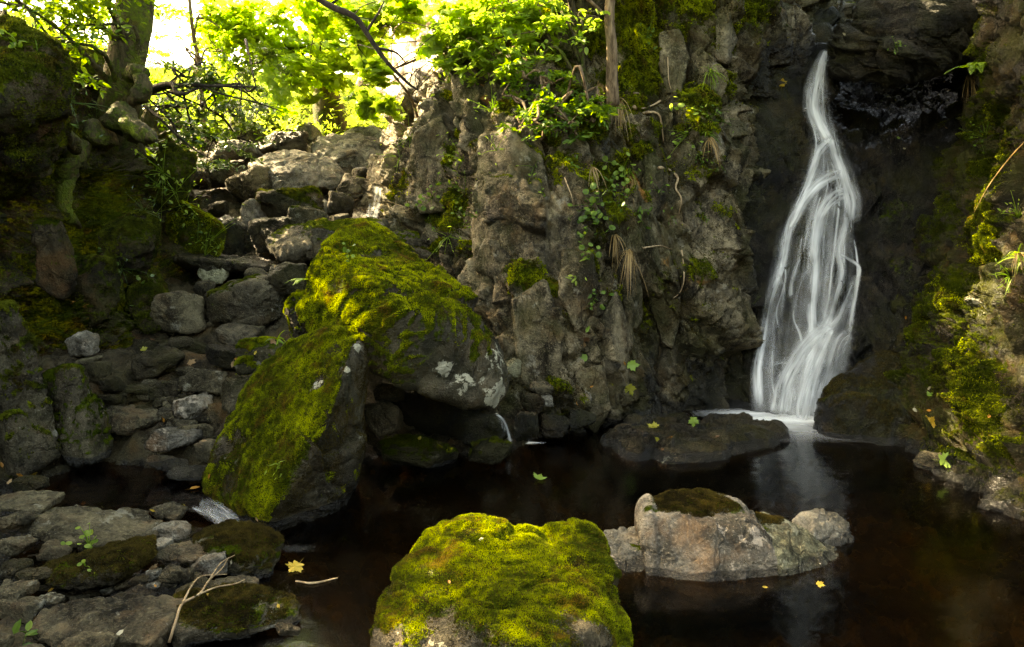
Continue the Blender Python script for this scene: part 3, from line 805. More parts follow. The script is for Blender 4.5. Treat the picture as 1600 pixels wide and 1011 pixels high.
# ------------------------------------------------------------------ boulders and stones
_ICO = {}
def ico(level):
    if level not in _ICO:
        bm = bmesh.new()
        bmesh.ops.create_icosphere(bm, subdivisions=level, radius=1.0)
        V = np.array([v.co[:] for v in bm.verts])
        F = np.array([[v.index for v in f.verts] for f in bm.faces])
        bm.free()
        _ICO[level] = (V, F)
    return _ICO[level]

def radial(D, n, h, p):
    q = np.maximum(D @ (n / h[:, None]).T, 1e-6)
    return (q ** p).sum(1) ** (-1.0 / p)

def hull_planes(P):
    bm = bmesh.new()
    for p in P: bm.verts.new(p)
    r = bmesh.ops.convex_hull(bm, input=bm.verts[:])
    fs = [f for f in bm.faces]
    c = np.mean([v.co[:] for v in bm.verts if v.link_faces], axis=0)
    n = np.array([f.normal[:] for f in fs]); o = np.array([f.calc_center_median()[:] for f in fs])
    bm.free()
    h = ((o - c) * n).sum(1)
    sgn = np.sign(h); n = n * sgn[:, None]; h = np.abs(h)
    ok = h > 1e-4
    return c, n[ok], h[ok]

ROCKS = {}
def finish_rock(name, c, V, F, mat, label, cat, seed, size, rough=1.0, moss=0.0, mossnz=0.5, wet_line=None, wet=0.0, lichen=(), moss_pts=(), layers=None, group=None, mossdir=(0, 0, 1), cush=1.0):
    """relief, moss cover and wetness of a boulder; V is relative to its centre c"""
    N = vnormals(V, F)
    W = V + c
    k = 1.0 / max(size, 0.05)
    Q = V * k
    Qw = Q + 0.12 * np.stack([fbm(Q * 2, 3, seed), fbm(Q * 2, 3, seed + 1), fbm(Q * 2, 3, seed + 2)], 1)
    if layers is not None:
        RM = np.array(layers[0]); Qw = (Qw @ RM) * np.array(layers[1])
    c1, c2 = [], []
    d = size * rough * (0.085 * facet(Qw * 1.9 + seed, seed, 1.3, 0) + 0.042 * facet(Qw * 5 + seed, seed + 1, 1.4, 0, cell=c1) + 0.018 * facet(Qw * 12 + seed, seed + 3, 1.4, 0, cell=c2) + 0.018 * fbm(Q * 3.1 + seed, 6, seed + 2, 0.6))
    V = V + N * d[:, None]
    N = vnormals(V, F)
    md = np.array(mossdir) / np.linalg.norm(mossdir)
    m = moss + mossnz * sstep(-0.1, 0.8, N @ md) * (0.75 + 0.9 * fbm((V + c) * 2.2, 4, seed + 5))
    for (px, py, Y, r, s) in moss_pts:
        q = at(px, py, Y) - c
        m = m + s * np.exp(-((V - q) ** 2).sum(1) / (2 * (r * Y / FPX * 0.6) ** 2))
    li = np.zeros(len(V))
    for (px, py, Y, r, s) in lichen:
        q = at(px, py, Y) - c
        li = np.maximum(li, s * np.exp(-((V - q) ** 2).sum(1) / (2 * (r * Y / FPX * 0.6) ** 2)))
    m = m - li * 1.2
    cu = sstep(0.4, 0.75, m)
    V = V + N * (cu * cush * min(0.011, size * 0.03) * (0.5 + np.abs(fbm(V * 11, 3, seed + 6)) * 1.3))[:, None]
    wt = np.full(len(V), wet)
    if wet_line is not None:
        wt = wt + 0.9 * (1 - sstep(wet_line, wet_line + 0.07, V[:, 2] + c[2]))
        m = m - 1.0 * (1 - sstep(wet_line, wet_line + 0.06, V[:, 2] + c[2]))
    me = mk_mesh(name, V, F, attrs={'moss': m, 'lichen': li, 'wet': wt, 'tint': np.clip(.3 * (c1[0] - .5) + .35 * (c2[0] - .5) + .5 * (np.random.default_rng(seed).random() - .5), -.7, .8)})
    o = obj(name, me, mat, loc=c)
    tag(o, label, cat, group)
    return o, V + c, F, m

def hull_rock(name, pts, mat, label, seed, level=6, p=26, cat='boulder', **kw):
    P = np.array([at(*q) for q in pts])
    c, n, h = hull_planes(P)
    ext = (P.max(0) - P.min(0))
    size = float(np.prod(ext) ** (1 / 3))
    D, F = ico(level)
    D = D * (ext / ext.max()) ** 0.8
    D = D / np.linalg.norm(D, axis=1)[:, None]
    V = D * radial(D, n, h, p)[:, None]
    o, W, F, m = finish_rock(name, c, V, F, mat, label, cat, seed, size, **kw)
    lv = ico(level)[1]
    add_bvh(W, lv) if level <= 5 else add_bvh(W, lv)
    return o, W, F, m

def rock_shape(kind, rs, level, p):
    D, F = ico(level)
    nP = {'slab': 9, 'angular': 7, 'round': 13}[kind]
    n = rs.normal(size=(nP, 3)); n /= np.linalg.norm(n, axis=1)[:, None]
    h = rs.uniform(0.62, 1.0, nP)
    if kind == 'slab':
        n = np.vstack([n, [[rs.normal() * .12, rs.normal() * .12, 1]], [[rs.normal() * .1, rs.normal() * .1, -1]]])
        h = np.concatenate([h, [0.62, 0.62]])
    if kind == 'round': h = rs.uniform(0.76, 1.0, nP)
    n = np.vstack([n, np.eye(3), -np.eye(3)]); h = np.concatenate([h, np.ones(6)])
    n /= np.linalg.norm(n, axis=1)[:, None]
    V = D * radial(D, n, h, p)[:, None]
    mx = np.abs(V).max(0)
    return V / mx, F

def box_rock(name, box, mat, label, kind='angular', seed=0, Y=None, depth=0.75, tilt=None, level=None, cat='rock', group=None, lift=0.0, **kw):
    """a stone seen in the picture box (x0,y0,x1,y1); it stands on whatever lies under its lower edge"""
    x0, y0, x1, y1 = box
    cx, cy, w, hgt = (x0 + x1) / 2, (y0 + y1) / 2, x1 - x0, y1 - y0
    rs = np.random.default_rng(seed * 7 + 3)
    if Y is None:
        h = cast(cx, y1 - 0.12 * hgt, GROUND_T)
        Y = h[0][1] + 0.15 * w * h[0][1] / FPX if h else 6.0
    s = Y / FPX
    c = at(cx, cy, Y)
    vz = max(0.0, (cy - 380) / FPX)
    zpx = max(0.5 * hgt, hgt - vz * depth * w)          # the top is seen from above: part of the height in view is depth
    dim = np.array([w * s / 2, w * s / 2 * depth, zpx * s / 2])
    big = max(w, hgt)
    level = level or (6 if big > 130 else 5 if big > 45 else 4)
    V, F = rock_shape(kind, rs, level, 70 if kind != 'round' else 30)
    yaw = rs.uniform(-.5, .5) if kind != 'slab' else rs.uniform(-.3, .3)
    ax = tilt if tilt is not None else rs.uniform(-.22, .22)
    Rm = np.array(Matrix.Rotation(ax, 3, 'Y') @ Matrix.Rotation(rs.uniform(-.15, .15), 3, 'X') @ Matrix.Rotation(yaw, 3, 'Z'))
    V = V * dim
    V = V @ Rm.T
    # the turned stone is brought back to the size it has in the picture
    V = V * (dim / np.maximum(np.abs(V).max(0), 1e-6)) * np.array([1.02, 1, 1.04])
    o, W, F, m = finish_rock(name, c, V, F, mat, label, cat, seed, float(np.prod(dim * 2) ** (1 / 3)), group=group, **kw)
    add_bvh(W, F)
    return o, W, F, m

# moss shoots: real little blades standing on the mossy parts of a boulder
def moss_coat(parent, W, F, m, n, size, mat, seed, thr=0.55, name='moss', label=None, up=0.35):
    rs = np.random.default_rng(seed)
    A, B, C = W[F[:, 0]], W[F[:, 1]], W[F[:, 2]]
    fn = np.cross(B - A, C - A); ar = np.linalg.norm(fn, axis=1) / 2
    fm = m[F].mean(1) + 0.35 * fbm((A + B + C) / 3 * 9, 3, seed) + 0.30 * fbm((A + B + C) / 3 * 3.1, 3, seed + 9)
    view = np.array(CAM) - (A + B + C) / 3
    w = ar * sstep(thr - .12, thr + .12, fm)
    if w.sum() < 1e-7: return None
    w /= w.sum()
    fi = rs.choice(len(F), n, p=w)
    r1, r2 = np.sqrt(rs.random(n)), rs.random(n)
    P = A[fi] * (1 - r1)[:, None] + B[fi] * (r1 * (1 - r2))[:, None] + C[fi] * (r1 * r2)[:, None]
    N = fn[fi] / np.maximum(np.linalg.norm(fn[fi], axis=1), 1e-12)[:, None]
    if up: N = N + np.array([0, 0, up])
    N = N + rs.normal(size=N.shape) * 0.45
    TV = [(-.32, 0, -.15), (.32, 0, -.15), (0.1, .12, 1), (0, -.32, -.15), (0, .32, -.15), (-.16, .05, .8)]
    TF = [(0, 1, 2), (3, 4, 5)]
    sc = size * rs.uniform(0.55, 1.25, n)
    V, FF = inst(TV, TF, rotmats(N, rs.uniform(0, 6.28, n)), P - parent_loc(parent), sc)
    var = np.clip(0.45 + 0.55 * fbm(P * 4.5, 4, seed + 3) + 0.55 * fbm(P * 22, 2, seed + 4) + rs.normal(size=n) * 0.10, 0, 1)
    me = mk_mesh(name, V, FF, smooth=False, attrs={'var': np.repeat(var, 6)})
    o = obj(name, me, mat, parent)
    if label: o['label'] = label
    return o

def parent_loc(p):
    return np.array(p.location)

# --- slabs of the central cliff that stand out of its face
def cliff_slab(pts, out, seed, moss=-.1):
    P = []
    for (px, py) in pts:
        h = cast(px, py, [BV[2]])
        P.append((px, py, h[0][1]))
    ym = np.median([p[2] for p in P])
    q = [(px, py, .5 * Y + .5 * ym - .55 * out * (1 + .5 * math.sin(seed + 2.3 * i))) for i, (px, py, Y) in enumerate(P)] + [(px, py, ym + .30) for (px, py, Y) in P]
    o = hull_rock('slab', q, M['cliff'], 'x', seed, level=6, p=60, rough=.55, moss=moss, mossnz=.45)[0]
    del o['label']; del o['category']
    o.parent = CENTRAL[0]
for k, (pts, out) in enumerate([([(738, 330), (752, 215), (795, 195), (845, 255), (878, 370), (850, 425), (790, 435), (745, 420), (800, 310)], .10), ([(1032, 52), (1060, 48), (1076, 90), (1062, 146), (1042, 146), (1030, 100)], .10), ([(1008, 240), (1030, 248), (1042, 300), (1030, 342), (1010, 336), (1004, 280)], .10),
    ([(965, 395), (985, 388), (1000, 440), (1002, 500), (985, 525), (970, 450)], .11), ([(1008, 392), (1045, 390), (1062, 460), (1052, 545), (1036, 535), (1015, 460)], .09), ([(650, 205), (690, 180), (708, 240), (695, 330), (655, 335), (640, 265)], .10), ([(705, 100), (740, 85), (750, 150), (738, 190), (712, 180)], .10),
    ([(800, 470), (850, 440), (880, 520), (870, 610), (815, 600)], .10), ([(930, 520), (962, 455), (990, 530), (975, 580), (940, 575)], .10), ([(880, 390), (925, 395), (940, 470), (900, 520), (875, 460)], .08), ([(1120, 30), (1140, 20), (1150, 60), (1135, 100), (1118, 90)], .10), ([(900, 580), (940, 570), (955, 640), (930, 675), (895, 650)], .08)]):
    cliff_slab(pts, out, 700 + k)

# --- the two great leaning boulders
A_ = hull_rock('mossy_boulder', [(567, 347, 5.35), (592, 355, 5.35), (643, 396, 5.15), (701, 442, 4.95), (745, 491, 4.75), (776, 540, 4.6), (792, 594, 4.5), (783, 634, 4.4), (772, 642, 4.4),
    (727, 625, 4.3), (665, 603, 4.2), (600, 560, 4.2), (487, 523, 4.5), (474, 478, 4.6), (494, 400, 4.8), (530, 372, 5.0), (545, 355, 5.2), (560, 440, 4.42), (640, 500, 4.18), (580, 520, 4.2),
    (610, 400, 6.0), (700, 520, 5.7), (760, 600, 5.3), (560, 450, 5.7), (500, 480, 5.4)],
    M['brown'], 'largest boulder, a moss-covered wedge tipping over the dark hollow left of the pool', 11, level=7, p=40, rough=0.62, moss=0.24, mossnz=0.75, mossdir=(-0.45, -0.35, 0.8),
    lichen=[(745, 590, 4.45, 50, .68), (770, 560, 4.5, 40, .7), (690, 575, 4.25, 26, .72), (725, 605, 4.3, 36, .7), (775, 615, 4.4, 40, .72), (690, 560, 4.2, 16, .6), (590, 455, 4.4, 20, .55), (565, 440, 4.45, 14, .5), (612, 545, 4.15, 16, .5), (495, 470, 4.5, 8, .6)],
    moss_pts=[(585, 370, 5.2, 60, .25), (520, 410, 4.7, 40, .3), (510, 450, 4.55, 50, .25), (690, 470, 4.6, 60, .15)])
moss_coat(A_[0], A_[1], A_[2], A_[3], 60000, 0.0080, M['moss_brown'], 23, 0.30)
moss_coat(A_[0], A_[1], A_[2], A_[3], 110000, 0.0088, M['moss'], 3, 0.55)
B_ = hull_rock('mossy_boulder', [(491, 514, 4.38), (567, 503, 4.38), (577, 516, 4.33), (572, 576, 4.2), (569, 634, 4.15), (563, 692, 4.1), (530, 770, 4.0), (470, 822, 3.85), (430, 838, 3.8), (335, 775, 3.98),
    (330, 740, 4.08), (343, 690, 4.2), (398, 600, 4.4), (440, 545, 4.42), (545, 560, 4.02), (515, 660, 3.82), (430, 790, 3.62), (520, 560, 5.0), (450, 700, 4.8), (560, 650, 4.7), (540, 770, 4.5), (380, 730, 4.6), (420, 870, 3.8), (520, 820, 4.1)],
    M['brown'], 'tall slanting moss-covered slab of rock leaning below the largest boulder', 12, level=7, p=40, rough=0.55, moss=0.22, mossnz=0.85, mossdir=(-0.75, -0.35, 0.55), wet_line=0.05,
    layers=(np.array(Matrix.Rotation(-0.6, 3, 'Y')), (1.4, 1, .5)),
    lichen=[(492, 598, 4.0, 17, 1.0), (500, 588, 4.0, 12, 1.0), (483, 610, 4.0, 10, .9), (560, 545, 4.15, 14, .7), (545, 575, 4.0, 22, .45), (360, 760, 3.9, 40, .4)],
    moss_pts=[(440, 600, 4.2, 70, .2), (550, 520, 4.25, 30, .5), (500, 660, 3.9, 50, .2)])
moss_coat(B_[0], B_[1], B_[2], B_[3], 60000, 0.0075, M['moss_brown'], 25, 0.28)
moss_coat(B_[0], B_[1], B_[2], B_[3], 110000, 0.0082, M['moss'], 5, 0.56)

# --- boulders standing in the pool
C_ = hull_rock('mossy_boulder', [(650, 845, 2.95), (700, 828, 3.0), (740, 820, 3.05), (790, 826, 3.08), (832, 838, 3.05), (880, 828, 3.05), (915, 838, 3.0), (950, 880, 2.85), (946, 930, 2.7), (966, 1000, 2.5), (985, 1060, 2.4),
    (588, 975, 2.45), (586, 1050, 2.4), (603, 930, 2.6), (633, 870, 2.85), (620, 985, 2.36), (800, 1010, 2.22), (930, 990, 2.36), (640, 1100, 2.3), (800, 1120, 2.22), (960, 1110, 2.3), (660, 930, 3.25), (930, 930, 3.25), (650, 980, 3.2), (940, 980, 3.2)],
    M['brown'], 'broad moss-carpeted boulder in the near foreground of the pool', 13, level=7, p=34, rough=0.65, moss=0.28, mossnz=0.75, wet_line=-0.02, mossdir=(0.1, -0.1, 1),
    lichen=[(625, 995, 2.36, 36, .45), (690, 1010, 2.3, 50, .45), (900, 920, 2.7, 18, .4), (600, 1000, 2.4, 26, .5), (905, 950, 2.6, 14, .4)])
moss_coat(C_[0], C_[1], C_[2], C_[3], 50000, 0.0060, M['moss_brown'], 27, 0.32)
moss_coat(C_[0], C_[1], C_[2], C_[3], 150000, 0.0060, M['moss'], 7, 0.50)

D_ = hull_rock('boulder', [(1000, 790, 3.5), (1010, 780, 3.55), (1060, 772, 3.6), (1110, 769, 3.6), (1150, 778, 3.55), (1167, 800, 3.5), (1202, 840, 3.35), (1224, 880, 3.25), (1226, 920, 3.2), (1012, 917, 3.2), (1006, 850, 3.3), (1015, 800, 3.38),
    (1100, 822, 3.3), (1165, 830, 3.3), (1120, 932, 3.12), (1010, 850, 3.9), (1180, 850, 3.9), (1020, 975, 3.3), (1210, 975, 3.3)],
    M['pink'], 'pale pinkish-grey block with a brown moss cap standing in the pool', 14, level=7, p=34, rough=0.45, moss=-0.1, mossnz=0.35, wet_line=0.0,
    moss_pts=[(1080, 783, 3.5, 46, .62), (1050, 788, 3.45, 36, .5), (1115, 783, 3.5, 36, .4), (1090, 803, 3.4, 24, .4), (1012, 800, 3.4, 14, .6), (1150, 800, 3.45, 20, .35)])
moss_coat(D_[0], D_[1], D_[2], D_[3], 14000, 0.008, M['moss_brown'], 8, 0.5)
DL_ = hull_rock('boulder', [(925, 850, 3.5), (950, 832, 3.55), (1000, 821, 3.6), (1014, 850, 3.42), (1016, 907, 3.26), (990, 913, 3.22), (940, 906, 3.3), (928, 870, 3.35), (965, 860, 3.8), (1010, 860, 3.8), (950, 955, 3.3), (1010, 955, 3.3)],
    M['pale'], 'low cracked grey boulder in the pool against the left of the pinkish block', 15, level=6, p=26, rough=0.9, moss=-0.1, mossnz=0.25, wet_line=0.01, moss_pts=[(1000, 840, 3.4, 22, .7), (1005, 870, 3.35, 18, .6), (970, 830, 3.5, 20, .4)])
DR_ = hull_rock('boulder', [(1172, 800, 3.52), (1215, 808, 3.58), (1232, 815, 3.5), (1290, 850, 3.5), (1330, 885, 3.4), (1312, 902, 3.33), (1222, 920, 3.2), (1212, 870, 3.25), (1200, 820, 3.8), (1310, 860, 3.75), (1230, 970, 3.3), (1300, 950, 3.4)],
    M['lichen'], 'smooth sloping slab coated in pale yellow-grey lichen in the pool', 16, level=6, p=26, rough=0.55, moss=-0.2, mossnz=0.2, wet_line=0.0, moss_pts=[(1185, 815, 3.5, 24, .9), (1195, 835, 3.4, 18, .8), (1215, 812, 3.5, 14, .5)])
moss_coat(DR_[0], DR_[1], DR_[2], DR_[3], 3000, 0.008, M['moss_brown'], 9, 0.5)
hull_rock('boulder', [(1238, 808, 3.7), (1260, 800, 3.75), (1307, 799, 3.75), (1322, 815, 3.7), (1330, 845, 3.6), (1300, 852, 3.55), (1250, 835, 3.55), (1310, 890, 3.8), (1240, 890, 3.8), (1270, 830, 4.0)],
    M['pale'], 'rounded grey knob of rock behind the lichen-coated slab', 17, level=6, p=22, rough=0.9, moss=-0.2, mossnz=0.2, wet_line=0.01)
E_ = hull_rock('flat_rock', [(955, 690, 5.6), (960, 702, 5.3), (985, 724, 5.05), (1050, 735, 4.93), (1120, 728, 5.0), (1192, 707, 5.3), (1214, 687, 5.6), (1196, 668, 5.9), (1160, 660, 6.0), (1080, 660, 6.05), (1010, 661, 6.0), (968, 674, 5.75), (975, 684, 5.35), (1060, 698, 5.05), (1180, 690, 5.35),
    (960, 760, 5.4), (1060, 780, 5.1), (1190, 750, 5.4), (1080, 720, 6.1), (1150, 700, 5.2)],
    M['dark'], 'flat wet dark rock lying in the pool before the waterfall', 18, level=7, p=40, rough=1.25, moss=-0.1, mossnz=0.25, wet=0.42, wet_line=0.0, cat='rock', lichen=[(975, 702, 5.25, 16, .6), (1000, 716, 5.05, 18, .62), (1040, 724, 4.97, 20, .62), (1085, 722, 4.97, 18, .55), (1140, 716, 5.1, 14, .5), (1190, 682, 5.45, 10, .5)])  # pale front-rim lichen spots paint the wet edge's glints into the colour
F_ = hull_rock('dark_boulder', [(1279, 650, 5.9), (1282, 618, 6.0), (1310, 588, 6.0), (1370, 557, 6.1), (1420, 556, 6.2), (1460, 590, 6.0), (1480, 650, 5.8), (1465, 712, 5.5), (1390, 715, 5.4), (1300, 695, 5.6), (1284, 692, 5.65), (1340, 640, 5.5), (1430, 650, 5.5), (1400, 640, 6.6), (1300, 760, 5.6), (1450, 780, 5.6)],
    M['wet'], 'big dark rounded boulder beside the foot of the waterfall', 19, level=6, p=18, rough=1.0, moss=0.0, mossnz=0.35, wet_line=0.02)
moss_coat(F_[0], F_[1], F_[2], F_[3], 16000, 0.011, M['moss_brown'], 10, 0.30)
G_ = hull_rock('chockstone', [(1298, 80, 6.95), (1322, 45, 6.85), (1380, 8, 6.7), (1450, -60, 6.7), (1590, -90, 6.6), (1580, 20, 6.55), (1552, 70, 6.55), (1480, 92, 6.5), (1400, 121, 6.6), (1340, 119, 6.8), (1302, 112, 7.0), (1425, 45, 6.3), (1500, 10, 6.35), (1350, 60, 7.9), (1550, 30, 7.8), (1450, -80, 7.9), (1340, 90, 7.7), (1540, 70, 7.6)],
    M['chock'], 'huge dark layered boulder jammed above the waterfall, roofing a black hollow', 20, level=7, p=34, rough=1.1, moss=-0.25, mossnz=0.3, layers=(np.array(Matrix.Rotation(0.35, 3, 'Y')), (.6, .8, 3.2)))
hull_rock('mossy_slab', [(419, 375, 7.0), (440, 358, 7.2), (500, 349, 7.3), (560, 340, 7.4), (600, 344, 7.3), (600, 372, 7.0), (520, 398, 6.7), (440, 404, 6.7), (421, 392, 6.8), (480, 385, 6.6), (500, 380, 7.8), (590, 380, 7.8), (450, 400, 7.4)],
    M['brown'], 'long mossy slab of rock right behind the peak of the largest boulder', 21, level=6, p=26, rough=0.8, moss=0.05, mossnz=0.75)
hull_rock('boulder', [(387, 256, 9.3), (420, 239, 9.6), (470, 235, 9.7), (512, 244, 9.6), (535, 268, 9.3), (529, 291, 9.0), (470, 299, 8.8), (438, 296, 8.8), (412, 272, 8.9), (470, 262, 8.9), (430, 300, 9.6), (520, 300, 9.6)],
    M['pale'], 'big pale dome-topped boulder in the upper stream bed', 22, level=6, p=26, rough=0.9, moss=-0.35, mossnz=0.3)
hull_rock('boulder', [(489, 232, 10.2), (500, 215, 10.6), (560, 210, 10.7), (598, 225, 10.5), (596, 250, 10.2), (570, 268, 9.9), (520, 260, 9.8), (492, 244, 9.9), (510, 270, 10.5), (590, 270, 10.6), (545, 238, 9.9)],
    M['pale'], 'square-edged grey slab perched above the big pale boulder, top right of the stream', 23, level=6, p=30, rough=0.9, moss=-0.3, mossnz=0.35)

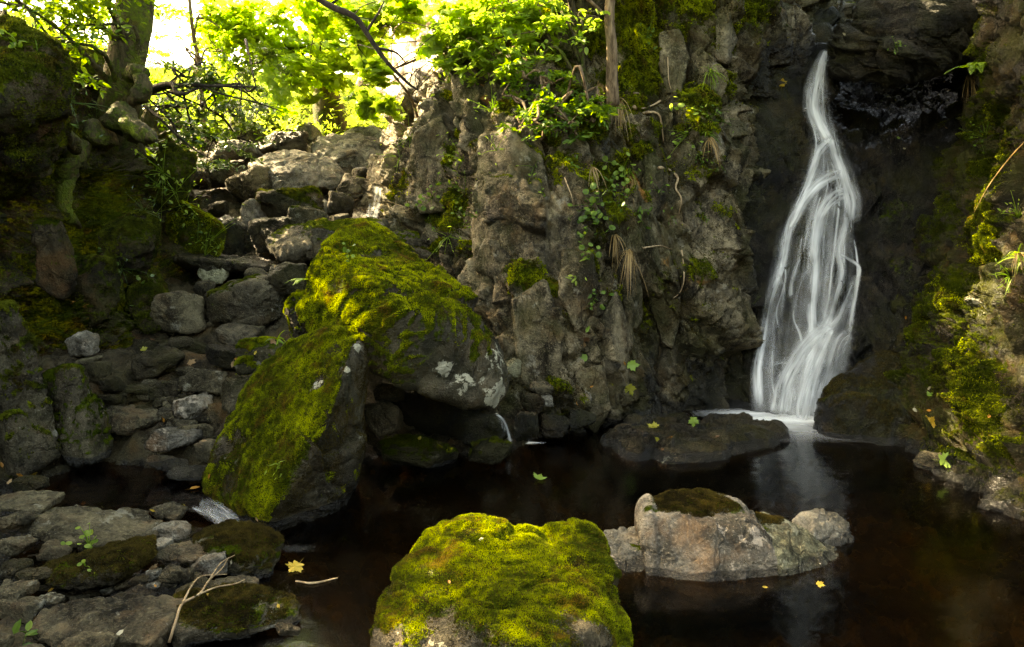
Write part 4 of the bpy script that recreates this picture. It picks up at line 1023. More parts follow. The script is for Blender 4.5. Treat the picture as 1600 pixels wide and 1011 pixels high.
# --- stones listed one by one: box in the picture, rock, shape, moss, label
ROCK_LIST = [
 # mossy bulges of the left bank
 ((228, 235, 300, 322), 'bank', 'round', .5, .4, 'mossy lump of rock bulging from the bank under the leaning trunk', 6.75),
 ((262, 322, 345, 412), 'bank', 'round', .55, .4, 'bright mossy outcrop at the sunny foot of the left bank', 7.35),
 ((165, 330, 240, 440), 'bank', 'angular', .4, .4, 'dark mossy rib of rock in the middle of the left bank', 6.0),
 ((110, 395, 180, 505), 'bank', 'round', .35, .4, 'rusty mossy lump low on the left bank', 5.75),
 ((195, 425, 262, 520), 'bank', 'round', .4, .4, 'mossy lump at the bank foot beside the blunt boulder', 6.15),
 ((60, 350, 118, 470), 'bank', 'angular', .3, .4, 'dark earthy rib at the left of the bank', 5.3),
 # upper stream bed
 ((536, 202, 603, 227), 'lichen', 'slab', .15, .5, 'mossy-topped flat stone lying at the very top right of the stream bed, by the pale cliff', 10.9),
 ((402, 196, 446, 219), 'brown', 'round', .3, .6, 'small rounded stone with an orange-yellow moss top near the head of the stream', None),
 ((457, 196, 500, 225), 'lichen', 'angular', .15, .5, 'lumpy moss-speckled stone left of the square-edged upper slab', None),
 ((360, 190, 417, 228), 'brown', 'round', .25, .6, 'yellow-mossed boulder half behind the shrub leaves at the head of the stream', None),
 ((396, 209, 480, 247), 'dark', 'angular', -.1, .4, 'dark sharp-peaked rock behind the big pale boulder', 10.2),
 ((346, 222, 412, 250), 'pale', 'slab', -.2, .2, 'thin pale slab tilted at the left end of the upper boulders', 10.1),
 ((310, 247, 363, 290), 'brown', 'angular', .1, .5, 'squarish mossy rock below the shrub at the upper left of the stream', 9.2),
 ((280, 267, 323, 294), 'grey', 'angular', -.05, .4, 'small grey rock at the far left under the shrub', 9.0),
 ((361, 268, 443, 318), 'grey', 'round', -.05, .55, 'humped rock with a moss crest below the left end of the big pale boulder', 9.0),
 ((374, 313, 415, 353), 'pale', 'angular', -.5, .1, 'pale angular block standing alone left of the mossy hump', 8.2),
 ((414, 298, 502, 348), 'brown', 'round', .15, .5, 'moss-skinned dome of rock in the middle of the upper stream', 8.2),
 ((455, 323, 517, 360), 'brown', 'angular', .05, .5, 'peaked mossy rock overlapping the moss-skinned dome', 7.8),
 ((491, 310, 515, 339), 'pale', 'angular', -.4, .2, 'narrow pale stone wedged right of the moss-skinned dome', 8.5),
 ((395, 341, 458, 392), 'dark', 'angular', .05, .5, 'dark block with moss along its top edge, left end of the long mossy slab', 7.5),
 ((526, 275, 573, 312), 'brown', 'round', .05, .5, 'brown mossy stone tucked under the square-edged upper slab', 8.9),
 ((511, 301, 556, 339), 'dark', 'angular', .05, .5, 'dark mossy stone left of the little cascade', 8.4),
 ((546, 262, 578, 281), 'dark', 'angular', -.3, .2, 'small dark pointed stone under the overhang of the upper slab', 9.1),
 ((487, 358, 538, 406), 'brown', 'angular', .1, .6, 'green-mossed stone squeezed between the long slab and the largest boulder', 6.4),
 ((608, 364, 659, 398), 'brown', 'round', .15, .5, 'half-hidden mossy stone right of the largest boulder’s peak', 6.9),
 ((640, 385, 676, 405), 'brown', 'round', .2, .6, 'little moss-topped stone at the foot of the cliff behind the largest boulder', 6.9),
 ((323, 315, 353, 339), 'dark', 'angular', -.2, .3, 'small dark stone in the shadow below the squarish mossy rock', 8.6),
 ((523, 333, 545, 349), 'grey', 'angular', -.3, .2, 'tiny grey block at the foot of the little cascade', 7.8),
 ((318, 330, 392, 402), 'wet', 'angular', -.3, .2, 'black wet rock step glistening at the left of the stream', 8.0),
 ((258, 399, 452, 428), 'dark', 'slab', .0, .3, 'long dark flat ledge crossing the stream under the left bank', 7.1),
 ((584, 275, 607, 300), 'dark', 'angular', -.1, .4, 'dark stone above the lip of the little cascade', 9.2),
 # middle stream bed
 ((312, 415, 360, 445), 'lichen', 'angular', -.35, .3, 'pale yellowish stone with a pointed end on top of the round mossy boulder', 6.75),
 ((303, 439, 335, 462), 'grey', 'round', -.3, .2, 'small grey cobble below the pale yellowish stone', 6.5),
 ((312, 434, 444, 522), 'brown', 'round', -.02, .52, 'big round-backed boulder with a golden moss rim in mid stream', 6.2),
 ((236, 455, 318, 523), 'grey', 'round', -.2, .25, 'blunt grey-brown boulder left of the round-backed boulder', 6.1),
 ((340, 505, 406, 548), 'brown', 'angular', -.2, .3, 'spotted brown wedge under the round-backed boulder', 5.75),
 ((324, 535, 380, 575), 'dark', 'angular', -.2, .3, 'dark brown stone below the spotted wedge', 5.5),
 ((204, 534, 292, 594), 'dark', 'angular', -.15, .35, 'dark angular rock with a dry leaf at its side in the lower stream', 5.5),
 ((252, 519, 334, 564), 'dark', 'angular', -.1, .4, 'dark ridge of rock behind the dry-leaf stone', 5.8),
 ((285, 571, 359, 620), 'grey', 'slab', -.2, .25, 'grey cracked slab in the lower stream by the slanting boulder', 5.15),
 ((418, 412, 488, 462), 'dark', 'angular', -.15, .3, 'dark wedge of rock behind the fern on the largest boulder', 6.2),
 ((384, 420, 424, 449), 'grey', 'slab', -.2, .3, 'layered grey stone on the right of the pale yellowish stone', 6.6),
 ((442, 458, 490, 532), 'brown', 'angular', .15, .5, 'upright mossy stone leaning on the left side of the largest boulder', 5.0),
 ((378, 526, 465, 585), 'brown', 'slab', .2, .6, 'moss-covered block carrying a grass tuft above the slanting boulder', 4.85),
 ((340, 584, 402, 645), 'brown', 'angular', -.05, .45, 'mossy rock behind the left edge of the slanting boulder', 4.75),
 ((205, 595, 282, 622), 'dark', 'slab', -.2, .3, 'thin dark slab in the middle of the lower stream', 5.25),
 ((268, 613, 334, 665), 'pink', 'round', -.4, .35, 'brown-capped rounded boulder above the cream boulder', 4.95),
 ((280, 658, 334, 688), 'grey', 'slab', -.35, .2, 'grey sunlit slab right of the cream boulder', 4.75),
 ((163, 632, 257, 682), 'grey', 'slab', -.6, .05, 'large smooth slate-grey slab above the upper pool', 4.95),
 ((232, 662, 308, 709), 'pink', 'angular', -.6, .05, 'cream-coloured sunlit boulder at the edge of the upper pool', 4.65),
 ((226, 702, 296, 742), 'grey', 'angular', -.5, .1, 'grey stone standing in the upper pool below the cream boulder', 4.55),
 ((258, 725, 336, 754), 'grey', 'round', -.5, .1, 'low wet-edged grey stone at the right end of the upper pool', 4.4),
 ((308, 685, 348, 728), 'grey', 'angular', -.4, .2, 'grey wedge between the cream boulder and the slanting boulder', 4.5),
 ((105, 513, 160, 558), 'pink', 'angular', -.5, .1, 'pale sunlit stone at the foot of the left bank', 5.55),
 ((122, 554, 160, 572), 'grey', 'slab', -.5, .1, 'small flat grey stone under the pale sunlit stone', 5.4),
 ((158, 585, 196, 617), 'dark', 'angular', -.2, .2, 'dark pointed stone beside the trickle above the slate slab', 5.25),
 ((156, 613, 196, 637), 'dark', 'slab', -.2, .2, 'dark low slab wedged above the slate-grey slab', 5.1),
 ((232, 592, 278, 628), 'dark', 'angular', -.2, .3, 'shadowed stone between the slate slab and the grey cracked slab', 5.2),
 ((140, 562, 172, 600), 'dark', 'angular', -.2, .3, 'slim dark stone behind the sunlit mossy mound', 5.3),
 # under and beside the great boulders
 ((570, 624, 627, 684), 'brown', 'round', -.5, .1, 'reddish-brown stone propping the largest boulder', 4.7),
 ((584, 596, 632, 632), 'brown', 'round', -.4, .1, 'rounded brown stone jammed above the reddish prop stone', 4.85),
 ((596, 668, 712, 745), 'dark', 'round', .05, .5, 'low green-filmed boulder in the hollow under the largest boulder', 4.95),
 ((730, 682, 799, 730), 'dark', 'round', .1, .55, 'small mossy boulder at the pool edge under the overhanging tip', 4.85),
 ((782, 559, 814, 596), 'lichen', 'angular', -.2, .3, 'pale square stone peeking out right of the overhanging tip', 5.5),
 ((828, 594, 864, 618), 'grey', 'round', -.5, .2, 'rounded grey cobble lying at the cliff foot', 5.55),
 ((838, 614, 864, 636), 'pale', 'round', -.5, .1, 'small pale cobble just below the rounded grey cobble', 5.5),
 ((897, 606, 925, 638), 'pale', 'angular', -.4, .1, 'whitish blotched stone at the cliff foot', 5.7),
 ((890, 636, 930, 672), 'wet', 'angular', -.2, .2, 'shiny dark stone under the whitish blotched one', 5.55),
 ((804, 640, 842, 692), 'wet', 'angular', -.3, .1, 'black wet rock beside the thin water thread', 5.3),
 ((812, 612, 850, 650), 'dark', 'angular', -.1, .3, 'dark stone under the pair of cobbles at the cliff foot', 5.45),
 ((845, 640, 892, 690), 'wet', 'angular', 0, .4, 'wet mossy lump at the waterline below the cliff', 5.55),
 ((1432, 700, 1500, 748), 'grey', 'angular', -.5, .15, 'jagged grey stone at the waterline under the right wall', 4.85),
 ((1555, 742, 1625, 812), 'wet', 'angular', -.1, .3, 'wet shining rock at the far right waterline', 4.1),
 ((625, 590, 760, 705), 'wet', 'angular', -.2, .2, 'black rock added to darken the hollow under the largest boulder', 5.5),  # added black rock hides the sunlit ground so the hollow stays dark
 ((700, 640, 790, 700), 'wet', 'angular', -.2, .2, 'black stone added to darken the hollow behind the small mossy boulder', 5.25),  # second added black rock, filling the hollow with dark
 # left margin
 ((-40, 468, 72, 745), 'brown', 'angular', .22, .7, 'tall rock pillar with mossy head at the left edge', 4.45),
 ((68, 563, 166, 738), 'brown', 'angular', .32, .5, 'sunlit mossy mound beside the rock pillar', 4.75),
 ((22, 738, 70, 776), 'dark', 'round', .0, .4, 'small dark mossy stone strewn with yellow leaves under the rock pillar', 4.15),
 # near left bank
 ((-10, 762, 82, 806), 'grey', 'angular', -.4, .2, 'long grey stone at the left edge beside the upper pool', 3.85),
 ((26, 787, 240, 852), 'grey', 'slab', -.25, .3, 'wide flat slab with mossy edge beside the upper pool', 3.75),
 ((237, 783, 294, 820), 'grey', 'round', -.5, .15, 'rounded grey stone at the outlet of the upper pool', 3.95),
 ((238, 808, 304, 848), 'pale', 'slab', -.6, .05, 'pale sloping stone beside the outflow', 3.75),
 ((210, 822, 252, 852), 'grey', 'slab', -.5, .1, 'grey stone between the wide slab and the pale sloping stone', 3.7),
 ((218, 838, 267, 868), 'pale', 'round', -.6, .05, 'smooth light grey cobble right of the seedling boulder', 3.55),
 ((244, 841, 330, 884), 'grey', 'slab', -.6, .05, 'leaning grey slab above the cobbles', 3.5),
 ((297, 855, 358, 910), 'pale', 'angular', -.6, .05, 'upright pale speckled block left of the brown mossy boulder', 3.4),
 ((303, 803, 449, 905), 'brown', 'round', .22, .5, 'brown-mossed dome of a boulder where the outflow meets the pool', 3.6),
 ((72, 840, 236, 932), 'brown', 'round', .35, .5, 'low boulder coated in dark moss with pale seedlings on top', 3.3),
 ((60, 908, 277, 1030), 'grey', 'slab', -.6, .05, 'largest bare grey slab in the lower left corner', 2.85),
 ((270, 912, 468, 1005), 'brown', 'round', .08, .5, 'wide dark mossy boulder at the water’s edge in the lower left', 3.0),
 ((330, 896, 408, 935), 'grey', 'slab', -.5, .1, 'grey plate of rock behind the wide dark mossy boulder', 3.2),
 ((100, 985, 176, 1030), 'grey', 'slab', -.6, .05, 'pointed grey stone at the bottom edge in front of the bare grey slab', 2.62),
 ((-10, 922, 70, 984), 'grey', 'slab', -.5, .1, 'thin-layered slab at the left edge in front of the stones', 2.95),
 ((-8, 829, 52, 875), 'grey', 'round', -.5, .1, 'smooth round-topped stone at the left edge below the long grey stone', 3.45),
 ((-8, 870, 42, 912), 'dark', 'round', -.4, .1, 'dark grey stone stacked below the round-topped one', 3.25),
 ((18, 796, 56, 826), 'grey', 'round', -.5, .1, 'light cobble at the left edge above the round-topped stone', 3.65),
 ((-6, 800, 24, 832), 'grey', 'round', -.5, .1, 'small stone touching the left edge beside the light cobble', 3.6),
 ((30, 880, 80, 916), 'dark', 'angular', -.4, .1, 'dark broken stone left of the seedling boulder', 3.15),
 ((-6, 903, 22, 938), 'grey', 'angular', -.5, .1, 'corner of a grey stone at the left edge above the thin-layered slab', 3.05),
 ((6, 903, 54, 944), 'grey', 'angular', -.5, .1, 'triangular grey stone above the thin-layered slab', 3.02),
 ((60, 840, 105, 882), 'grey', 'angular', -.5, .1, 'pale knobbly stone at the left shoulder of the seedling boulder', 3.45),
 ((250, 880, 288, 922), 'grey', 'angular', -.5, .1, 'upright brown-grey stone above the bare grey slab', 3.2),
 ((272, 905, 312, 938), 'dark', 'angular', -.4, .2, 'rough dark stone between bare slab and wide mossy boulder', 3.1),
 ((64, 920, 99, 952), 'grey', 'round', -.5, .1, 'small rounded stone left of the bare grey slab', 3.0),
 ((-6, 984, 20, 1020), 'grey', 'round', -.5, .1, 'rounded stone in the extreme lower left corner', 2.7),
 ((226, 884, 254, 914), 'pale', 'round', -.6, .0, 'pale cobble under the right end of the seedling boulder', 3.25),
 ((280, 886, 302, 912), 'grey', 'angular', -.5, .1, 'thin grey chip beside the upright speckled block', 3.2),
 ((20, 1000, 70, 1035), 'grey', 'slab', -.5, .1, 'grey stone cut by the bottom edge beside the seedling sprout', 2.62),
 ((430, 966, 470, 1000), 'dark', 'angular', -.3, .2, 'dark wet point of rock at the water’s edge', 2.85),
]
ROCKOBJ = []
for k, (box, mat, kind, ms, mnz, label, Yd) in enumerate(ROCK_LIST):
    w = box[2] - box[0]; hh_ = box[3] - box[1]
    near_water = box[3] > 640
    wl = None
    if near_water and Yd and Yd < 5.9:
        wl = 0.12 if (100 < (box[0] + box[2]) / 2 < 345 and 690 < box[3] < 760) else -0.01
    if Yd and box[3] > 755 and box[2] < 480 and box[1] > 700: Yd *= .93
    nm = {'slab': 'rock_slab', 'round': 'boulder' if w > 70 else 'cobble', 'angular': 'rock'}[kind]
    cat = {'rock_slab': 'rock slab', 'boulder': 'boulder', 'cobble': 'stone', 'rock': 'rock'}[nm]
    ROCKOBJ.append(box_rock(nm, box, M[mat], label, kind, seed=100 + k, Y=Yd, moss=ms, mossnz=mnz, cat=cat, wet_line=wl, wet=.24 if (box[3] < 640 and box[0] < 560) else 0.0, depth=0.8 if kind != 'slab' else 0.68))
def by_label(s):
    for k, r in enumerate(ROCK_LIST):
        if s in r[5]: return ROCKOBJ[k]
for s, n, sz, mt in (('dark moss with pale seedlings', 26000, .009, 'moss_brown'), ('brown-mossed dome', 20000, .009, 'moss_brown'), ('wide dark mossy boulder', 16000, .008, 'moss_brown'),
                     ('carrying a grass tuft', 16000, .011, 'moss'), ('sunlit mossy mound', 22000, .013, 'moss'), ('upright mossy stone', 8000, .012, 'moss'), ('golden moss rim', 12000, .012, 'moss_dark'),
                     ('rock pillar with mossy', 16000, .013, 'moss_dark'), ('mossy lump of rock bulging', 12000, .016, 'moss_dark'), ('bright mossy outcrop', 16000, .016, 'moss'), ('dark mossy rib of rock', 12000, .015, 'moss_dark'), ('rusty mossy lump', 8000, .014, 'moss_dark'), ('mossy lump at the bank foot', 8000, .014, 'moss_dark'), ('under the overhanging tip', 5000, .011, 'moss_dark'), ('moss-skinned dome', 9000, .015, 'moss_dark')):
    r = by_label(s)
    moss_coat(r[0], r[1], r[2], r[3], n, sz, M[mt], 40 + n % 17, 0.5)

# --- small stones that fill the gaps: alike in everything but their place
FILL = dict(near=('small grey stone wedged between the larger stones of the near left bank', 'small stones of the near left bank'),
            mid=('small dark stone among the boulders of the lower stream bed', 'small stones of the lower stream'),
            up=('small stone among the boulders of the upper stream bed', 'small stones of the upper stream'))
rf = np.random.default_rng(99)
def fill(zone, n, poly, smin, smax, mats):
    label, group = FILL[zone]
    k = 0
    while k < n:
        u = rf.random(4); u /= u.sum()
        px, py = (np.array(poly) * u[:, None]).sum(0) + rf.normal(size=2) * 12
        h = cast(px, py, GROUND_T)
        if h is None or h[0][2] < -0.05: 
            k += 1; continue
        Yd = h[0][1]
        w = rf.uniform(smin, smax); hg = w * rf.uniform(.5, .85)
        box_rock('stone', (px - w / 2, py - hg * .8, px + w / 2, py + hg * .2), M[mats[k % len(mats)]], label, ('angular', 'slab', 'round')[k % 3], seed=600 + k * 3 + int(w), Y=Yd, level=4, cat='stone', group=group, moss=-.4, mossnz=.25)
        k += 1
fill('near', 100, [(10, 815), (20, 985), (310, 880), (240, 930)], 9, 36, ['grey', 'dark', 'pale', 'dark', 'grey'])
fill('mid', 95, [(180, 560), (330, 620), (220, 690), (330, 700)], 8, 32, ['dark', 'dark', 'grey', 'brown'])
fill('mid', 55, [(260, 520), (460, 520), (380, 440), (300, 470)], 8, 30, ['dark', 'grey', 'brown'])
fill('up', 45, [(300, 400), (480, 380), (420, 320), (560, 330)], 10, 24, ['dark', 'grey', 'brown', 'grey'])
fill('up', 25, [(340, 240), (560, 220), (400, 190), (460, 190)], 9, 22, ['grey', 'lichen', 'brown'])
fill('up', 16, [(650, 430), (720, 490), (690, 430), (745, 560)], 9, 20, ['dark', 'grey', 'brown'])

# moss growing on the gorge walls: one coat per wall
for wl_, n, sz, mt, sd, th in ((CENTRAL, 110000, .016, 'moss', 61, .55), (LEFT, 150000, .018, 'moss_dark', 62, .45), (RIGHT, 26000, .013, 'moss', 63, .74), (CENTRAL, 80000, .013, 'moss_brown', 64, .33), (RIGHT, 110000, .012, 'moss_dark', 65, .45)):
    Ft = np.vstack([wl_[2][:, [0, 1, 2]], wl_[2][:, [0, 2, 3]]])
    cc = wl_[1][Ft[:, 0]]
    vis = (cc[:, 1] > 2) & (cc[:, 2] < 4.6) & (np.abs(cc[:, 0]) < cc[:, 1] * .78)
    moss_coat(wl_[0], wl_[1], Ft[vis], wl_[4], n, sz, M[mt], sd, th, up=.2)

# ------------------------------------------------------------------ water
def sheet(name, x0, x1, y0, y1, z, mat, label, n=2):
    V = np.array([(x0, y0, z), (x1, y0, z), (x1, y1, z), (x0, y1, z)], float)
    o = obj(name, mk_mesh(name, V, [(0, 1, 2, 3)]), mat)
    tag(o, label, 'water', kind='structure')
    return o
sheet('pool_water', -2.6, 6.5, -0.5, 7.6, 0.0, M['water'], 'dark still pool at the foot of the waterfall')
UPZ = 0.045
def zpt(px, py, z):
    d = ray(px, py)
    return CAM + d * ((z - CAM[2]) / d[2])
up = np.array([zpt(*q, UPZ) for q in [(60, 740), (80, 792), (200, 798), (290, 800), (335, 798), (362, 775), (350, 735), (330, 700), (240, 690), (150, 690), (90, 710)]])
me = bpy.data.meshes.new('stream_water')
me.from_pydata([tuple(v) for v in up], [], [tuple(range(len(up)))])
o = obj('stream_water', me, M['water_up'])
tag(o, 'small brown upper pool between the near stones and the stream', 'water', kind='structure')

def strand_mesh(name, path, width, trees, alpha=1.0, off=0.03, bulge=0.35, across=9, step=4.0, parent=None, mat=None, edge=1.9, smooth=9):
    """a ribbon of falling water draped over the rock it runs down"""
    P = np.array(path, float)
    L = np.hypot(*np.diff(P, axis=0).T).sum()
    n = max(8, int(L / step))
    C = spline(P, n)
    w = 1.05 * np.interp(np.linspace(0, 1, n), np.linspace(0, 1, len(width)), width)
    T = np.gradient(C, axis=0); T /= np.maximum(np.hypot(T[:, 0], T[:, 1]), 1e-6)[:, None]
    S = np.stack([-T[:, 1], T[:, 0]], 1)
    u = np.linspace(-1, 1, across)
    Yd = np.zeros((n, across)); PX = np.zeros((n, across, 2))
    last = 6.5
    for i in range(n):
        for j in range(across):
            q = C[i] + S[i] * u[j] * w[i] / 2
            PX[i, j] = q
            h = cast(q[0], q[1], trees)
            if h is not None: last = h[0][1]
            Yd[i, j] = last
    k = np.ones(smooth) / smooth
    Yp = np.pad(Yd.min(1), smooth // 2, mode='edge')
    Ys = np.convolve(Yp, k, 'valid')
    Yd = 0.55 * Yd + 0.45 * Ys[:, None]
    for _ in range(2):
        Yd[1:-1] = (Yd[:-2] + Yd[1:-1] + Yd[2:]) / 3
    V = np.zeros((n, across, 3)); al = np.zeros((n, across)); uv = np.zeros((n, across, 2))
    ln = np.concatenate([[0], np.hypot(*np.diff(C, axis=0).T).cumsum()])
    for i in range(n):
        for j in range(across):
            V[i, j] = at(PX[i, j, 0], PX[i, j, 1], Yd[i, j] - off - bulge * w[i] * 6.5 / FPX * 0.5 * (1 - u[j] ** 2))
            al[i, j] = (1 - abs(u[j]) ** 1.6) ** edge
            uv[i, j] = (u[j] * w[i] / 2 * 6.5 / FPX + P[0, 0] * .013, ln[i] * 6.5 / FPX)
    t = np.linspace(0, 1, n)
    al *= (sstep(0, 0.05, t) * (1 - 0.9 * sstep(0.93, 1.0, t)))[:, None] * alpha
    i, j = np.meshgrid(np.arange(n - 1), np.arange(across - 1), indexing='ij')
    a = (i * across + j).ravel()
    F = np.stack([a, a + 1, a + across + 1, a + across], 1)
    return obj(name, mk_mesh(name, V.reshape(-1, 3), F, attrs={'alpha': al.ravel()}, uv=uv.reshape(-1, 2)), mat or M['fall'], parent)

WT = BV[:6]
wf = empty('waterfall', tuple(zpt(1240, 655, 0.0)))
tag(wf, 'tall silky white waterfall pouring down black rock into the pool', 'waterfall')
def wf_strand(path, width, alpha, **kw):
    o = strand_mesh(kw.pop('name', 'water_strand'), path, width, WT, alpha, **kw)
    o.parent = wf
    o.matrix_parent_inverse = Matrix.Translation(-Vector(wf.location))
    return o
# thin veils first, then the bright threads
wf_strand([(1290, 82), (1278, 130), (1280, 200), (1288, 250), (1282, 330), (1272, 430), (1262, 530), (1245, 650)], [12, 28, 34, 62, 104, 136, 150, 120], 0.15, name='water_veil', across=21, off=0.02, bulge=0.1, edge=1.2)
wf_strand([(1290, 300), (1300, 360), (1300, 440), (1290, 530), (1260, 655)], [50, 84, 90, 100, 110], 0.19, name='water_veil', across=17, off=0.03, bulge=0.15)
wf_strand([(1296, 520), (1275, 560), (1256, 610), (1246, 660)], [70, 110, 120, 105], 0.42, name='water_veil', across=17, off=0.05, bulge=0.35)
wf_strand([(1230, 350), (1215, 440), (1204, 520), (1196, 650)], [26, 34, 46, 60], 0.25, name='water_veil', across=11, off=0.02)
wf_strand([(1292, 78), (1286, 92), (1279, 118), (1273, 150), (1274, 172), (1283, 196), (1296, 220)], [13, 22, 34, 40, 40, 38, 40], 1.06, off=0.05)
wf_strand([(1289, 90), (1286, 140), (1290, 190), (1299, 225)], [10, 20, 26, 30], 0.77, off=0.06)
wf_strand([(1254, 170), (1266, 170), (1274, 180), (1276, 200)], [8, 10, 14, 20], 0.68, off=0.06)
wf_strand([(1298, 215), (1288, 228), (1280, 240), (1268, 275), (1252, 314), (1234, 352), (1221, 415), (1204, 468), (1192, 535), (1184, 582), (1188, 645)], [26, 24, 26, 22, 18, 19, 17, 17, 17, 24, 30], 1.06, off=0.06)
wf_strand([(1299, 215), (1306, 240), (1316, 268), (1322, 290), (1330, 315), (1330, 350)], [34, 34, 38, 40, 36, 30], 0.98, off=0.06)
wf_strand([(1318, 268), (1298, 276), (1276, 290), (1256, 314), (1243, 340), (1232, 360)], [22, 26, 26, 22, 20, 16], 0.94, off=0.07)
wf_strand([(1330, 300), (1304, 310), (1286, 332), (1277, 362), (1274, 416), (1269, 480), (1271, 530), (1266, 580), (1256, 655)], [28, 28, 26, 26, 30, 30, 34, 44, 56], 1.15, off=0.07)
wf_strand([(1290, 235), (1284, 270), (1276, 300), (1272, 330), (1276, 370)], [34, 36, 34, 24, 18], 0.32, off=0.04)
wf_strand([(1324, 335), (1318, 362), (1310, 392), (1316, 425), (1307, 465), (1296, 500), (1284, 522)], [24, 20, 18, 16, 20, 26, 34], 0.81, off=0.06)
wf_strand([(1311, 396), (1326, 405), (1342, 417), (1340, 440), (1334, 475), (1327, 520)], [7, 8, 9, 13, 16, 12], 0.51, off=0.07)
wf_strand([(1338, 430), (1326, 465), (1312, 495), (1290, 520)], [12, 16, 18, 26], 0.68, off=0.07)
wf_strand([(1262, 420), (1252, 440), (1243, 470), (1240, 498), (1250, 522), (1256, 552)], [9, 11, 11, 11, 13, 15], 0.64, off=0.06)
wf_strand([(1216, 430), (1222, 440), (1226, 452), (1218, 500)], [8, 10, 10, 10], 0.34, off=0.06)
wf_strand([(1258, 322), (1262, 350), (1264, 390), (1262, 430)], [8, 8, 8, 7], 0.38, off=0.06)
wf_strand([(1210, 470), (1208, 530), (1206, 590), (1214, 650)], [8, 10, 16, 22], 0.38, off=0.05)
wf_strand([(1300, 508), (1272, 530), (1248, 560), (1228, 600), (1218, 650)], [28, 40, 38, 40, 50], 1.02, off=0.09)
wf_strand([(1300, 512), (1286, 545), (1272, 580), (1262, 620), (1258, 660)], [28, 44, 50, 56, 60], 0.85, off=0.10)
wf_strand([(1330, 522), (1316, 535), (1305, 565), (1295, 600), (1280, 650)], [20, 40, 44, 40, 40], 0.64, off=0.08)
wf_strand([(1206, 572), (1220, 568), (1232, 574), (1232, 610), (1230, 650)], [10, 14, 16, 20, 24], 0.51, off=0.07)
wf_strand([(1290, 300), (1300, 330), (1296, 380), (1290, 440), (1286, 500)], [18, 24, 18, 16, 20], 0.28, off=0.05)
# fine threads between the main ones, each sliding down its own way over the ledges
rt = np.random.default_rng(5)
LEFT_E = np.array([(80, 1284), (130, 1264), (170, 1258), (220, 1272), (280, 1262), (350, 1230), (430, 1206), (530, 1186), (640, 1180)])
RIGHT_E = np.array([(80, 1296), (130, 1296), (170, 1298), (220, 1312), (280, 1334), (350, 1340), (430, 1344), (530, 1330), (640, 1290)])
for k in range(18):
    ya = rt.choice([rt.uniform(85, 200), rt.uniform(200, 330), rt.uniform(330, 520)]); yb = min(652, ya + rt.uniform(90, 230))
    fr = rt.uniform(.04, .96); ys = np.linspace(ya, yb, 6)
    fr = np.clip(fr + np.cumsum(rt.normal(size=6) * .02), .02, .98)
    pts = [(np.interp(y, LEFT_E[:, 0], LEFT_E[:, 1]) * (1 - f) + np.interp(y, RIGHT_E[:, 0], RIGHT_E[:, 1]) * f, y) for y, f in zip(ys, fr)]
    w0 = rt.uniform(4, 9)
    wf_strand(pts, [w0 * .6, w0, w0 * 1.1, w0 * 1.4], rt.uniform(.35, .8), off=rt.uniform(.04, .08), across=5, step=5.0)
# foam where it lands
def foam_patch(name, c, rx, ry, z, parent, alpha=1.0, n=40, m=12, rot=0.0):
    V = [(0, 0, 0)]; al = [1.0]; F = []
    for r in range(1, m + 1):
        for k in range(n):
            a = 2 * math.pi * k / n
            q = r / m
            x, y = math.cos(a) * rx * q, math.sin(a) * ry * q
            V.append((x * math.cos(rot) - y * math.sin(rot), x * math.sin(rot) + y * math.cos(rot), 0)); al.append((1 - q) ** 1.3)
    for k in range(n):
        F.append((0, 1 + k, 1 + (k + 1) % n))
    for r in range(m - 1):
        for k in range(n):
            a, b = 1 + r * n + k, 1 + r * n + (k + 1) % n
            F.append((a, a + n, b + n)); F.append((a, b + n, b))
    V = np.array(V) + np.array([c[0], c[1], z])
    o = obj(name, mk_mesh(name, V, F, attrs={'alpha': np.array(al) * alpha}), M['foam'])
    o.parent = parent
    o.matrix_parent_inverse = Matrix.Translation(-Vector(parent.location))
    return o
foam_patch('foam', zpt(1232, 654, 0), 0.72, 0.36, 0.006, wf, 1.7)
foam_patch('foam', zpt(1180, 648, 0), 0.62, 0.24, 0.010, wf, 0.9)
foam_patch('foam', zpt(1238, 670, 0), 0.75, 0.5, 0.014, wf, 0.42)

# the fall glimpsed above the chockstone
u_ = empty('upper_waterfall', tuple(at(1340, 30, 9.0)))
tag(u_, 'faint narrow fall seen in the dark cleft above the jammed boulder', 'waterfall')
o = strand_mesh('water_strand', [(1336, -60), (1340, -20), (1341, 6), (1340, 24)], [14, 12, 11, 12], [BVHTree.FromPolygons([(-9, 9.0, -1), (9, 9.0, -1), (9, 9.0, 9), (-9, 9.0, 9)], [(0, 1, 2, 3)])], 0.25, off=0.0)
o.parent = u_; o.matrix_parent_inverse = Matrix.Translation(-Vector(u_.location))

# little cascade high in the stream bed
sc_ = empty('small_cascade', tuple(at(583, 335, 8.3)))
tag(sc_, 'little white cascade dropping beside the cliff high in the stream bed', 'waterfall')
for path, wd, al_ in (([(590, 291), (589, 300), (588, 316)], [17, 15, 16], 0.75), ([(586, 315), (583, 325), (580, 340)], [10, 8, 12], 0.7), ([(594, 293), (594, 305), (590, 318)], [7, 6, 6], .8), ([(592, 316), (589, 328), (586, 341)], [8, 9, 12], 0.9), ([(580, 317), (577, 326), (576, 340)], [6, 7, 10], 0.6)):
    o = strand_mesh('water_strand', path, wd, BV, al_, off=0.08, step=2.0)
    o.parent = sc_; o.matrix_parent_inverse = Matrix.Translation(-Vector(sc_.location))

